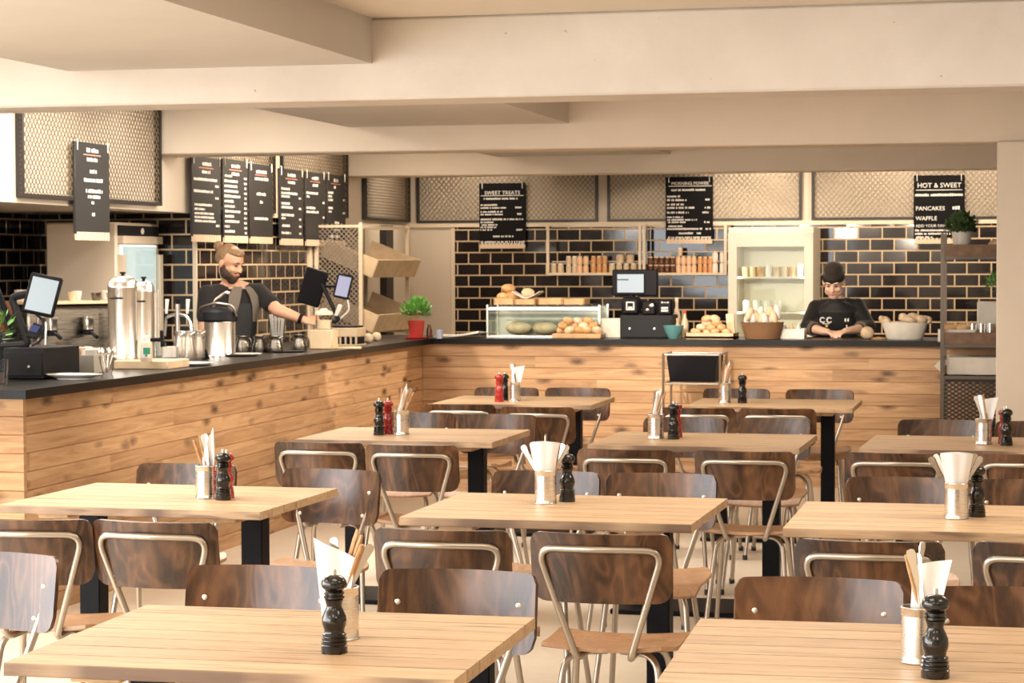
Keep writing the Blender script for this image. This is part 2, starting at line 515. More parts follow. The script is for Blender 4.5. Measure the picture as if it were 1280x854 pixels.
def emit(name, col, strength):
    t = NT(name); t.set(Base_Color=(.01, .01, .01, 1), Emission_Color=col + (1,), Emission_Strength=strength, Roughness=.4); return t.mat


def leaf(name, a, b):
    t = NT(name); n = t.noise(t.obj(), 60, 3); t.set(Base_Color=t.ramp(n, [(.3, a), (.7, b)]), Roughness=.5, Subsurface_Weight=0.0); return t.mat


def wicker():
    t = NT('wicker'); v = t.obj(); w = t.n('ShaderNodeTexWave'); w.bands_direction = 'Z'; w.inputs['Scale'].default_value = 40
    w.inputs['Distortion'].default_value = 3; t.l(v, w.inputs['Vector'])
    t.set(Base_Color=t.ramp(w.outputs['Fac'], [(.1, (.12, .05, .02)), (.7, (.42, .22, .10))]), Roughness=.7, Normal=t.bump(w.outputs['Fac'], .6, .01)); return t.mat


def crust(name, a, b, sc=14):
    t = NT(name); n = t.noise(t.obj(), sc, 4, .6); t.set(Base_Color=t.ramp(n, [(.3, a), (.7, b)]), Roughness=.65, Normal=t.bump(n, .4, .01)); return t.mat


M = {}
M['oak'] = oak()
M['ply'] = ply('dark_plywood', (.012, .005, .003), (.070, .029, .012), (.28, .13, .056))
M['seat'] = ply('seat_plywood', (.30, .15, .07), (.45, .25, .13), (.58, .36, .20), .35)
M['tube'] = steel('brushed_tube', (.47, .42, .36), .32)
M['bolt'] = plain('bolt_steel', (.75, .70, .62), .3, 1)
M['rubber'] = plain('black_rubber', (.02, .02, .02), .7)
M['iron'] = plain('black_iron', (.005, .005, .0075), .5, 0, var=.2, spec=.12)
M['oakside'] = plain('oak_batten', (.50, .34, .19), .55, var=.2)
M['wall'] = plain('cream_paint', (.68, .585, .475), .75, var=.03, scale=3)
M['ceil'] = plain('ceiling_paint', (.74, .66, .56), .8, var=.03, scale=2)
M['duct'] = plain('grey_ceiling_paint', (.60, .56, .515), .8, var=.03, scale=2)
M['concrete'] = concrete()
M['floor'] = floor_mat()
M['pineX'] = pine('pine_boards_x', 0)
M['pineY'] = pine('pine_boards_y', 1)
M['tileX'] = tile('black_tiles_x', 0)
M['tileY'] = tile('black_tiles_y', 1)
M['stone'] = plain('black_worktop', (.007, .0065, .0065), .3, 0, var=.3, scale=120, spec=.2)
M['frame'] = plain('black_frame', (.02, .017, .015), .45)
M['mesh'] = plain('expanded_metal', (.24, .18, .11), .45, .4)
M['greymesh'] = plain('grey_mesh', (.36, .30, .24), .45, .8)
M['postpaint'] = plain('cream_trim', (.76, .63, .47), .6)
M['dulltin'] = plain('dull_tin', (.52, .48, .42), .5, .3)
M['tin'] = steel('tin', (.84, .82, .78), .28)
M['rack'] = plain('rack_steel', (.15, .12, .095), .5, .4)
M['stainless'] = steel('stainless', (.92, .89, .84), .24)
M['millblack'] = plain('black_lacquer', (.004, .0035, .0035), .09, 0, .6, spec=.4)
M['millred'] = plain('red_lacquer', (.40, .024, .020), .15, 0, .4)
M['paper'] = plain('white_paper', (.84, .81, .77), .8, var=.04, scale=15)
M['cutlery'] = steel('cutlery', (.78, .72, .64), .22)
M['woodhandle'] = plain('wood_handle', (.52, .29, .13), .5, var=.25, scale=60)
M['board'] = plain('menu_board', (.006, .0055, .006), .6, spec=.1)
M['boardgrey'] = plain('menu_board_matt', (.032, .030, .029), .5, spec=.3)
M['chalk'] = plain('white_lettering', (.86, .82, .76), .6)
M['redink'] = plain('red_lettering', (.62, .25, .17), .6)
M['comb'] = plain('cream_comb', (.74, .58, .42), .6)
M['glass'] = glass('clear_glass')
M['caseglass'] = glass('case_glass', (.94, .98, .96), 0, .2)
M['white'] = plain('white_ceramic', (.82, .78, .71), .25)
M['cream'] = plain('cream_enamel', (.72, .60, .46), .4)
M['fridgewhite'] = plain('fridge_white', (.80, .72, .60), .4)
M['blackplastic'] = plain('black_plastic', (.008, .008, .010), .5, spec=.12)
M['greyplastic'] = plain('grey_plastic', (.017, .017, .019), .5, spec=.15)
M['screen'] = emit('screen_glow', (.62, .70, .72), 1.1)
M['screenblue'] = emit('screen_blue', (.10, .12, .38), .6)
M['screenlilac'] = emit('screen_lilac', (.50, .48, .68), 1.0)
M['lit'] = emit('lit_cabinet', (.90, .98, .96), 1.9)
M['litwarm'] = emit('lit_strip', (1.0, .92, .75), 2.2)
M['board_wood'] = plain('board_wood', (.56, .34, .16), .55, var=.2, scale=12)
M['crate'] = plain('brown_crate', (.20, .115, .065), .6, var=.3, scale=14)
M['palewood'] = plain('pale_wood', (.66, .50, .32), .6, var=.15, scale=10)
M['teal'] = plain('teal_glaze', (.12, .30, .31), .25)
M['redpot'] = plain('red_pot', (.58, .055, .045), .4)
M['leafy'] = leaf('bright_leaves', (.10, .32, .05), (.30, .58, .16))
M['leafdark'] = leaf('dark_leaves', (.025, .06, .018), (.09, .16, .05))
M['bread'] = crust('bread_crust', (.42, .19, .06), (.72, .47, .22))
M['roll'] = crust('pale_roll', (.62, .42, .24), (.82, .68, .50))
M['pastry'] = crust('pastry', (.55, .25, .09), (.80, .58, .33), 25)
M['wicker'] = wicker()
M['cloth'] = plain('linen', (.80, .74, .64), .9, var=.06, scale=20)
M['skin'] = plain('skin', (.66, .36, .225), .5, var=.06, scale=40)
M['skinpale'] = plain('pale_skin', (.78, .50, .36), .5, var=.05, scale=40)
M['tee'] = plain('charcoal_cotton', (.020, .017, .017), .85, sheen=.08, spec=.2)
M['apron'] = plain('black_apron', (.009, .009, .011), .7)
M['strap'] = plain('grey_strap', (.13, .105, .085), .7)
M['jacket'] = plain('black_jacket', (.010, .0095, .010), .6, sheen=.1, spec=.3)
M['hair'] = plain('sandy_hair', (.25, .145, .075), .6, var=.4, scale=90)
M['beard'] = plain('dark_beard', (.045, .022, .013), .75, var=.4, scale=90)
M['eye'] = plain('eye_dark', (.02, .012, .01), .3)
M['lip'] = plain('lip', (.50, .20, .15), .5)
M['cap'] = plain('dark_cap', (.030, .022, .016), .8, sheen=.2, spec=.2)
M['trousers'] = plain('dark_trousers', (.03, .03, .035), .85)
M['yellow'] = plain('yellow_print', (.75, .62, .12), .6)
M['orange'] = plain('orange_fruit', (.85, .48, .17), .5, var=.1)
M['green'] = plain('green_label', (.03, .28, .16), .5)
M['amber'] = plain('amber_jar', (.68, .33, .13), .3)
M['peach'] = plain('peach_jar', (.86, .56, .34), .4)
M['brownjar'] = plain('brown_jar', (.13, .045, .02), .25)
M['beigejar'] = plain('beige_jar', (.72, .55, .36), .4)
M['greyjug'] = steel('smoked_steel', (.22, .20, .17), .28)


# ------------------------------------------------------------------ the room
def slab(name, lo, hi, mat, bev=0):
    lo, hi = Vector(lo), Vector(hi); mb = MB(); mb.box((lo + hi) / 2, hi - lo, bev)
    return struct(mb.build(name, mat))


XB, YC, XC, YW = -5.6, 15.35, -4.30, 19.6      # bar wall, back counter front, left counter front, back wall
CEIL, BEAM = 2.66, 2.30
slab('floor', (-7.0, -3, -.1), (5, 20, 0), M['floor'])
slab('ceiling', (-7.0, -3, CEIL), (5, 20, CEIL + .12), M['ceil'])
slab('ceiling_bulkhead', (-4.28, 0, 2.46), (-2.83, YW, CEIL), M['duct'])
slab('beam', (-6.9, 9.3, BEAM), (5, 9.66, CEIL), M['concrete'], .012)
slab('beam', (XB, 13.55, BEAM), (5, 13.9, CEIL), M['wall'], .01)
slab('beam', (XB, 17.6, BEAM + .01), (5, 17.9, CEIL), M['wall'], .01)
slab('column', (-.187, 13.5, 0), (.75, 13.95, BEAM), M['wall'], .008)
slab('wall_right', (4.6, -3, 0), (4.8, 20, CEIL), M['wall'])
mb = MB()
for lo, hi in (((-6.3, -3.2, 0), (-5.9, -3, CEIL)), ((-5.9, -3.2, 0), (-3.9, -3, .35)), ((-5.9, -3.2, 2.55), (-3.9, -3, CEIL)), ((-3.9, -3.2, 0), (5, -3, CEIL))):
    lo, hi = Vector(lo), Vector(hi); mb.box((lo + hi) / 2, hi - lo)
struct(mb.build('wall_front', M['wall']))
mb = MB()
for x in (-5.87, -4.9, -3.93): mb.box((x, -3.1, 1.45), (.06, .08, 2.2))
for z in (.38, 2.52): mb.box((-4.9, -3.1, z), (2.0, .08, .06))
struct(mb.build('added_window', M['frame']))  # unseen window added so more of each chair back reflects bright
slab('wall_back', (-7.0, YW, 0), (5, YW + .2, CEIL), M['wall'])
# tiled lower part of the back wall, framed by a cream bead on its left
slab('wall_back_tiles', (-5.17, YW - .012, .0), (5, YW, 1.93), M['tileX'])
slab('trim_back', (-5.205, YW - .02, 0), (-5.17, YW, 1.93), M['postpaint'])
slab('trim_back_top', (-5.6, YW - .035, 1.915), (5, YW, 1.955), M['postpaint'])
# bar wall on the left: upper bulkhead, coffee niche below it, tiled wall beyond the niche
slab('wall_left_bulkhead', (-7.0, 7.6, 1.93), (XB, YW, CEIL), M['wall'])
slab('wall_left_niche', (-7.0, 7.6, 0), (-6.75, 14.2, 1.93), M['tileY'])
slab('wall_left_niche_end', (-7.0, 14.2, 0), (XB, 14.21, 1.93), M['tileX'])
slab('wall_left', (-7.0, 14.21, 0), (XB - .001, YW, 1.93), M['wall'])
slab('wall_left_tiles', (XB - .012, 14.205, 0), (XB, 16.62, 1.93), M['tileY'])
slab('trim_left_corner', (XB - .02, 14.19, .0), (XB + .006, 14.215, 1.93), M['postpaint'])
slab('trim_left_post', (XB, 15.75, 1.93), (XB + .03, 15.87, CEIL), M['postpaint'])
slab('trim_left_end', (XB, 16.60, 0), (XB + .02, 16.66, 1.93), M['postpaint'])
# wall with the shop window, beside and behind the camera
mb = MB()
for lo, hi in (((-6.3, -3, 0), (-6.1, 7.6, .35)), ((-6.3, -3, 2.55), (-6.1, 7.6, CEIL)), ((-6.3, -3, .35), (-6.1, -2.8, 2.55)), ((-6.3, 5.45, .35), (-6.1, 7.6, 2.55))):
    lo, hi = Vector(lo), Vector(hi); mb.box((lo + hi) / 2, hi - lo)
struct(mb.build('wall_left_front', M['wall']))
slab('wall_left_return', (-7.0, 7.4, 0), (-6.1, 7.6, CEIL), M['wall'])
mb = MB()
for y in (-2.77, -.7, 1.35, 3.4, 5.42): mb.box((-6.2, y, 1.45), (.08, .07, 2.2))
for z in (.38, 2.52): mb.box((-6.2, 1.32, z), (.08, 8.2, .07))
struct(mb.build('window_1', M['frame']))
# black door frame at the end of the bar wall
mb = MB()
mb.box((XB + .03, 18.72, .96), (.06, .22, 1.92))
struct(mb.build('door_1', M['frame']))


# ------------------------------------------------------------------ expanded-metal panels
def mesh_panel(label, axis, a0, a1, z0, z1, plane, group='expanded metal panels above the bar'):
    """axis 0: panel runs along X on a Y plane (front is -Y); axis 1: runs along Y on an X plane (front is +X)"""
    w, h = a1 - a0, z1 - z0
    if axis == 0: t = thing('mesh_panel', label, 'panel', (a0, plane, z0), 0, group)
    else: t = thing('mesh_panel', label, 'panel', (plane, a0, z0), PI / 2, group)
    # local frame: x along the panel, -y towards the room, z up
    f = MB(); b = .022
    for c, s in (((w / 2, -.02, b / 2), (w, .05, b)), ((w / 2, -.02, h - b / 2), (w, .05, b)), ((b / 2, -.02, h / 2), (b, .05, h - 2 * b)), ((w - b / 2, -.02, h / 2), (b, .05, h - 2 * b))):
        f.box(c, s)
    f.build('frame', M['frame'], t)
    g = MB(); p = .046; k = 1.15
    def clip(x0, s):
        # line x = x0 + s*z/k, inside 0..w and 0..h
        zs = sorted([0, h] + [z for z in ((0 - x0) * k / s, (w - x0) * k / s) if 0 < z < h])
        seg = [(z, x0 + s * z / k) for z in zs if -1e-6 <= x0 + s * z / k <= w + 1e-6]
        return (seg[0], seg[-1]) if len(seg) >= 2 else None
    n = int((w + h / k) / p) + 2
    for s, y in ((1, -.030), (-1, -.0335)):
        for i in range(n):
            r = clip(-h / k + i * p if s > 0 else i * p, s)
            if not r: continue
            (za, xa), (zb, xb) = r
            d = Vector((xb - xa, 0, zb - za)); L = d.length
            if L < .02: continue
            g.box(((xa + xb) / 2, y, (za + zb) / 2), (L, .003, .0062), rot=Matrix.Rotation(-math.atan2(zb - za, xb - xa), 3, 'Y'))
    g.build('metal_mesh', M['mesh'], t)
    return t


ZP = 1.962
mesh_panel('wide mesh panel in dark frame above the coffee niche, nearest of the row', 1, 11.45, 13.50, ZP, 2.62, XB)
mesh_panel('mesh panel behind the three menu boards near the barista', 1, 14.10, 15.74, ZP, 2.62, XB)
mesh_panel('mesh panel behind the three menu boards over the crate shelf', 1, 15.90, 17.56, ZP, 2.62, XB)
mesh_panel('small mesh panel without boards at the corner of the bar', 1, 18.07, 19.45, ZP, 2.62, XB)
mesh_panel('mesh panel behind the SWEET TREATS board', 0, -5.53, -3.82, 1.955, 2.62, YW)
mesh_panel('mesh panel behind the MORNING POWER board', 0, -3.73, -1.97, 1.955, 2.62, YW)
mesh_panel('mesh panel behind the HOT & SWEET board', 0, -1.88, .1, 1.955, 2.62, YW)


# ------------------------------------------------------------------ counters
def boards_profile(zlo, zhi, depth):
    """section of a board-clad face: (distance behind the face, z), V joint every 82.5 mm"""
    pts = []; p = .0825; z = math.ceil(zlo / p + .02) * p
    pts.append((0, zlo))
    while z < zhi - .01:
        pts += [(0, z - .0035), (.006, z), (0, z + .0035)]; z += p
    pts += [(0, zhi), (depth, zhi), (depth, zlo)]
    return pts


TOPZ = 1.035; WOODZ = .992
t = thing('bar_counter', 'long pine-clad bar counter running along the left side', 'counter', (0, 0, 0))
mb = MB(); mb.prism(boards_profile(0, WOODZ, .03), lambda d, z: Vector((XC - d, 8.87, z)), lambda d, z: Vector((XC - d, YC + .03, z)))
mb.build('side_boards', M['pineY'], t)
mb = MB(); mb.prism(boards_profile(0, WOODZ, .03), lambda d, z: Vector((XC - .75, 8.84 + d, z)), lambda d, z: Vector((XC, 8.84 + d, z)))
mb.build('end_boards', M['pineX'], t)
mb = MB(); mb.box((XC - .37, 12.1, WOODZ / 2), (.66, 6.4, WOODZ - .01)); mb.build('carcass', M['frame'], t)
t = thing('service_counter', 'pine-clad service counter across the back, dark top', 'counter', (0, 0, 0))
mb = MB(); mb.prism(boards_profile(0, WOODZ, .03), lambda d, z: Vector((XC + .002, YC + d, z)), lambda d, z: Vector((2.5, YC + d, z)))
mb.build('front_boards', M['pineX'], t)
mb = MB(); mb.box((-.88, YC + .34, WOODZ / 2), (6.7, .6, WOODZ - .01)); mb.build('carcass', M['frame'], t)
# one continuous black worktop, L-shaped
mb = MB()
L = [(XC + .10, 8.66), (XC + .10, YC - .07), (2.5, YC - .07), (2.5, YC + .66), (XC - .72, YC + .66), (XC - .72, 8.66)]
mb.prism(L, lambda x, y: Vector((x, y, TOPZ - .04)), lambda x, y: Vector((x, y, TOPZ)))
tag(mb.build('worktop', M['stone']), 'continuous black worktop on both pine-clad counters', 'worktop')
# low back bench in the coffee niche
t = thing('back_bench', 'dark back bench under the espresso machine in the niche', 'cabinet', (-6.16, 11.35, 0))
mb = MB(); mb.box((0, 0, .44), (1.12, 3.8, .88)); mb.build('cabinet_body', M['frame'], t)
mb = MB(); mb.box((0, 0, .895), (1.15, 3.84, .03)); mb.build('bench_top', M['stainless'], t)


# ------------------------------------------------------------------ menu boards
def scrib(mb, x0, z, wid, h, words=True):
    """row of small illegible strokes standing in for blurred lettering"""
    x = x0
    while x < x0 + wid:
        w = h * rnd.uniform(.45, .75)
        if words and rnd.random() < .16: x += h * .55
        w = min(w, x0 + wid - x)
        if w < h * .15: break
        a = h * rnd.uniform(.75, 1.0)
        mb.box((x + w / 2, -.0012, z + (a - h) / 2), (w * .86, .002, a)); x += w + h * .12


def menu_board(label, w, h, lines, loc, rz, mat='board', teeth=11, texts=(), red=None, group='menu boards'):
    """local frame: x to the right seen from the front, front is -y, z up; origin at the bottom centre"""
    t = thing('menu_board', label, 'menu board', loc, rz, group)
    mb = MB(); mb.box((0, .008, h / 2 + .02), (w, .016, h - .04), .003); mb.build('panel', M[mat], t)
    mb = MB()
    for k in range(teeth):
        x = -w / 2 + .012 + (w - .024) * (k + .5) / teeth
        mb.box((x, -.002, .027), ((w - .02) / teeth * .72, .006, .05))
    mb.box((0, .006, .03), (w - .012, .006, .054))
    mb.build('comb_strip', M['comb'], t)
    mb = MB()
    for (x, z, wid, hh) in lines: scrib(mb, x, z, wid, hh)
    for (s, size, x, z, al) in texts:
        me = text_mesh(s, size, al); mb.add_mesh(me, Matrix.Translation((x, -.0015, z)) @ Matrix.Rotation(PI / 2, 4, 'X'))
        bpy.data.meshes.remove(me)
    mb.build('lettering', M['chalk'], t)
    if red:
        mb = MB()
        for (x, z, wid, hh) in red: mb.box((x + wid / 2, -.001, z), (wid, .002, hh))
        mb.build('rule_line', M['redink'] if mat == 'boardgrey' else M['chalk'], t)
    for sx in (-1, 1):
        mb = MB(); mb.tube(fillet([(sx * (w / 2 - .03), -.004, h - .05), (sx * (w / 2 - .03), -.004, h + .015), (sx * (w / 2 - .02), .05, h + .03)], .008), .004, 6)
        mb.build('hook', M['bolt'], t)
    return t


def wall_board(label, px0, px1, ytop, ybot, lines, texts, red, X=None, Y=None, mat='board', teeth=11):
    ym = (ytop + ybot) / 2
    if X is not None:
        a, b = atX(px0, ym, X), atX(px1, ym, X); m = (a + b) / 2; w = abs(b.y - a.y)
        z0 = atX((px0 + px1) / 2, ybot, X).z; z1 = atX((px0 + px1) / 2, ytop, X).z; rz = PI / 2
    else:
        a, b = atY(px0, ym, Y), atY(px1, ym, Y); m = (a + b) / 2; w = abs(b.x - a.x)
        z0 = atY((px0 + px1) / 2, ybot, Y).z; z1 = atY((px0 + px1) / 2, ytop, Y).z; rz = 0
    h = z1 - z0
    sc = lambda L: [(-w / 2 + x * w, h - y * h, ww * w, hh * h) for (x, y, ww, hh) in L]
    tx = [(s, size * h, -w / 2 + x * w, h - y * h, al) for (s, size, x, y, al) in texts]
    return menu_board(label, w, h, sc(lines), (m.x, m.y, z0), rz, mat, teeth, tx, sc(red) if red else None)


HEAD = [(.33, .075, .34, .045), (.34, .17, .30, .04)]; RED = [(.24, .125, .50, .012)]
wall_board('grey menu board hanging alone on the panel over the coffee niche', 94, 137, 179, 301,
           HEAD + [(.42, .29, .2, .04), (.25, .38, .55, .04), (.3, .49, .48, .04), (.36, .55, .35, .035), (.46, .61, .08, .03), (.45, .73, .1, .035)], (), RED, X=XB + .05, mat='boardgrey', teeth=12)
wall_board('menu board with few short blocks, leftmost of the six beside the barista', 240, 276, 197, 303,
           HEAD + [(.06, .26, .8, .035), (.8, .33, .12, .03), (.06, .40, .66, .035), (.8, .47, .12, .03), (.08, .56, .6, .03), (.08, .61, .36, .028), (.08, .66, .66, .028), (.08, .705, .66, .028), (.08, .75, .72, .028), (.82, .80, .12, .03)], (), RED, X=XB + .05, mat='boardgrey', teeth=12)
rows = []
for k in range(12):
    rows += [(.05, .2 + k * .06, (.3, .52, .5, .55, .62, .36, .4, .62, .36, .58, .2, .4)[k], .032), (.84, .215 + k * .06, .1, .028)]
wall_board('menu board with a long price list of twelve rows, above the barista', 279, 310, 200, 304, HEAD + rows, (), RED, X=XB + .05, mat='boardgrey', teeth=12)
wall_board('nearly empty menu board to the right of the long price list', 312, 341, 206, 305, [(.28, .09, .45, .045), (.22, .18, .58, .04), (.3, .37, .38, .04), (.44, .47, .12, .04), (.2, .68, .58, .035)], (), [(.24, .135, .5, .012)], X=XB + .05, mat='boardgrey', teeth=12)
wall_board('menu board with five priced entries left of the crate shelf', 350, 379, 212, 307, HEAD + [(.06, .26, .35, .035), (.06, .315, .7, .035), (.06, .36, .35, .03), (.8, .37, .1, .03), (.06, .45, .35, .035), (.06, .50, .5, .035), (.8, .51, .1, .03), (.06, .60, .55, .035), (.06, .645, .16, .03), (.8, .65, .1, .03), (.06, .74, .35, .035), (.8, .745, .1, .03), (.06, .835, .4, .035), (.8, .84, .1, .03)], (), RED, X=XB + .05, mat='boardgrey', teeth=12)
wall_board('menu board with two priced entries, its lower half blank', 382, 406, 216, 308, HEAD + [(.04, .28, .6, .035), (.06, .33, .14, .03), (.86, .40, .12, .035), (.04, .48, .45, .035), (.04, .535, .62, .035), (.86, .60, .12, .035)], (), RED, X=XB + .05, mat='boardgrey', teeth=12)
wall_board('menu board with two headed sections, rightmost of the six over the bar', 409, 432, 219, 309, [(.36, .075, .26, .05), (.36, .17, .1, .04), (.06, .25, .26, .035), (.06, .30, .2, .035), (.06, .35, .24, .035), (.84, .34, .1, .03), (.06, .46, .24, .035), (.06, .51, .16, .03), (.84, .52, .1, .03), (.4, .66, .24, .04), (.38, .76, .28, .035), (.06, .85, .6, .04), (.06, .91, .14, .03), (.06, .96, .14, .03), (.84, .91, .1, .03), (.84, .96, .1, .03)], (), [(.22, .125, .5, .012), (.22, .71, .5, .012)], X=XB + .05, mat='boardgrey', teeth=12)
YB = YW - .07
wall_board('black board lettered SWEET TREATS over the glass cake case', 599, 657, 229, 311,
           [(.1, .235, .76, .03), (.03, .33, .36, .026), (.03, .375, .55, .026), (.78, .37, .13, .028), (.03, .435, .48, .026), (.03, .475, .48, .026), (.8, .47, .11, .028), (.03, .55, .92, .028), (.03, .595, .28, .026), (.03, .635, .36, .026), (.03, .67, .34, .026), (.03, .71, .25, .026), (.8, .71, .13, .028), (.3, .81, .45, .03), (.03, .895, .95, .03)],
           [('SWEET TREATS', .082, .5, .175, 'CENTER')], [(.04, .19, .92, .009)], Y=YB, teeth=12)
wall_board('black board lettered MORNING POWER beside the drinks fridge', 832, 891, 221, 305,
           [(.12, .195, .72, .03), (.03, .29, .28, .03), (.03, .345, .42, .03), (.82, .34, .13, .03), (.03, .41, .36, .03), (.03, .46, .58, .03), (.83, .46, .12, .03), (.03, .53, .46, .03), (.78, .53, .14, .03), (.03, .60, .34, .026), (.03, .64, .64, .026), (.03, .675, .4, .026), (.82, .675, .13, .03), (.06, .735, .3, .026), (.03, .775, .75, .028), (.85, .775, .12, .03), (.28, .84, .3, .03), (.66, .84, .1, .03), (.04, .90, .92, .024)],
           [('MORNING POWER', .066, .52, .120, 'CENTER')], [(.06, .138, .92, .009)], Y=YB, teeth=12)
wall_board('black board lettered HOT & SWEET behind the rack plant', 1142, 1206, 219, 305,
           [(.03, .285, .93, .04), (.76, .475, .16, .05), (.78, .62, .14, .05), (.03, .80, .8, .03), (.03, .85, .88, .03), (.03, .90, .34, .03)],
           [('HOT & SWEET', .098, .5, .18, 'CENTER'), ('PANCAKES', .085, .04, .51, 'LEFT'), ('WAFFLE', .085, .04, .655, 'LEFT'), ('ADD YOUR FAVOURITE', .058, .04, .755, 'LEFT')], [(.05, .215, .9, .009)], Y=YB, teeth=12)


# ------------------------------------------------------------------ tables
TW, TD, TH_, TT = .93, .762, .775, .027
def make_table(label):
    t = thing('dining_table', label, 'table', (0, 0, 0), 0, 'oak dining tables')
    n = 7; pw = TD / n; pts = []
    for k in range(n):
        a, b = -TD / 2 + k * pw, -TD / 2 + (k + 1) * pw
        pts += [(a + .0008, TH_ - .006), (a + .003, TH_), (b - .003, TH_), (b - .0008, TH_ - .006)]
    pts += [(TD / 2, TH_ - TT + .002), (TD / 2 - .002, TH_ - TT), (-TD / 2 + .002, TH_ - TT), (-TD / 2, TH_ - TT + .002)]
    mb = MB(); mb.prism(pts, lambda y, z: Vector((-TW / 2, y, z)), lambda y, z: Vector((TW / 2, y, z))); mb.build('tabletop', M['oak'], t)
    for sx in (-1, 1):
        mb = MB(); mb.box((sx * .30, 0, TH_ - TT - .011), (.11, .62, .022), .004); mb.build('batten', M['oakside'], t)
        mb = MB(); mb.box((sx * .30, 0, (TH_ - TT - .022 + .02) / 2), (.076, .076, TH_ - TT - .042), .004); mb.build('column', M['iron'], t)
    mb = MB(); mb.box((0, 0, .011), (.80, .42, .022), .004); mb.build('base_plate', M['iron'], t)
    return t


TABLES = {  # x, y, turn
    'A': (-1.348, 3.851, .015, 'oak table front left with a black mill before its can', 'the front-left table'),
    'B': (-1.278, 6.115, -.011, 'oak table in the middle of the second row with a fanned napkin', 'the second-row middle table'),
    'C': (-.220, 6.082, .005, 'oak table on the right of the second row', 'the second-row right table'),
    'D': (-2.510, 6.166, -.022, 'oak table by the near end of the pine bar counter', 'the table by the counter end'),
    'E': (-2.449, 8.629, -.002, 'oak table in the third row alongside the pine bar counter', 'the third-row left table'),
    'F': (-1.244, 8.596, -.008, 'oak table in the middle of the third row', 'the third-row middle table'),
    'G': (-.201, 8.609, -.027, 'oak table on the right of the third row near the cream column', 'the third-row right table'),
    'H': (-2.512, 10.912, .009, 'oak table in the last row with the red mill left of its can', 'the back-row left table'),
    'I': (-1.229, 10.910, .004, 'oak table in the last row in front of the black bin', 'the back-row right table'),
    'J': (-.205, 3.927, .035, 'oak table at the front right corner', 'the front-right table'),
}
SC = 1.14
TAB = {}
proto_table = None
for k, (x, y, a, lab, nick) in TABLES.items():
    if proto_table is None:
        proto_table = make_table(lab); proto_table.location = (x * SC, y * SC, 0); proto_table.rotation_euler.z = a
    else: dup(proto_table, (x * SC, y * SC, 0), a, lab)
    TAB[k] = (x * SC, y * SC, a, nick)


# ------------------------------------------------------------------ chairs
def make_chair(label):
    """sitter faces +y; origin on the floor below the seat"""
    t = thing('plywood_chair', label, 'chair', (0, 0, 0), 0, 'plywood and steel tube chairs')
    # seat: bent plywood, waterfall front, rounded rear corners
    def seat(u, v):
        y = -.20 + .40 * v; w = .40
        if v < .22: w *= (1 - (1 - v / .22) ** 2 * .17)
        if v > .9: w *= 1 - (v - .9) * .5
        z = .460 + .012 * (abs(u - .5) * 2) ** 2 - .010 * math.sin(v * PI) + .006 * (v < .12)
        if v > .82: z -= .036 * ((v - .82) / .18) ** 2
        return Vector(((u - .5) * w, y, z))
    mb = MB(); mb.sheet(seat, 12, 14, .011); mb.build('seat', M['seat'], t, sharp=50)
    # backrest: curved plywood with rounded corners
    H0, H1 = .61, .81
    def back(u, v):
        s = u * 2 - 1; h = H1 - H0; vv = v * 2 - 1; c = .045 if vv < 0 else .026
        x = s * .2025; z = (H0 + H1) / 2 + vv * h / 2
        dx = .2025 - abs(x)
        if dx < c:
            k = c - math.sqrt(max(0, c * c - (c - dx) ** 2)); z = (H0 + H1) / 2 + vv * (h / 2 - k)
        y = -.252 + .045 * s * s + (z - H0) * -.16
        return Vector((x, y, z))
    def back_uv(u, v):
        s = math.sin((u - .5) * PI) * .5 + .5
        return back(.5 * u + .5 * s, v)
    mb = MB(); mb.sheet(back_uv, 24, 8, .011); mb.build('backrest', M['ply'], t, sharp=50)
    # tube loop behind the backrest, its ends tucked under the seat
    def yb(z): return -.252 + (z - H0) * -.16 - .0185
    P = [(.07, .06, .441), (.074, -.17, .441), (.080, -.205, .449), (.182, yb(.765) + .036, .765), (.02, yb(.768) + .002, .768), (-.02, yb(.768) + .002, .768),
         (-.182, yb(.765) + .036, .765), (-.080, -.205, .449), (-.074, -.17, .441), (-.07, .06, .441)]
    mb = MB(); mb.tube(fillet(P, .055, 6), .0105, 8); mb.build('back_frame', M['tube'], t, sharp=60)
    for sx in (-1, 1):
        for sy in (-1, 1):
            P = [(sx * .02, sy * .035, .438), (sx * .135, sy * .085, .438), (sx * .175, sy * .185, .02)]
            mb = MB(); mb.tube(fillet(P, .06, 6), .0105, 8); lg = mb.build('leg', M['tube'], t, sharp=60)
            mb = MB(); mb.lathe([(.0135, 0), (.0135, .022), (.0115, .026)], 8, (sx * .1763, sy * .188, 0)); mb.build('foot_cap', M['rubber'], lg)
    for sx in (-1, 1):
        for z in (.645, .73):
            s = .155 - (.73 - z) * .3; x = sx * s; y = -.252 + .045 * (s / .2025) ** 2 + (z - H0) * -.16
            mb = MB(); mb.lathe([(.0075, -.004), (.0075, .0075), (.004, .0095), (0, .0095)], 8, (x, y, z), M=Matrix.Rotation(-PI / 2, 3, 'X')); mb.build('bolt', M['bolt'], t)
    return t


BACK_Y = -.262     # local y of the backrest's middle
proto_chair = None
def chair_at(bx, by, rz, label):
    """puts the middle of the backrest at world (bx, by)"""
    global proto_chair
    c, s = math.cos(rz), math.sin(rz)
    loc = (bx + s * BACK_Y, by - c * BACK_Y, 0)
    if proto_chair is None:
        proto_chair = make_chair(label); proto_chair.location = loc; proto_chair.rotation_euler.z = rz; return proto_chair
    return dup(proto_chair, loc, rz, label)


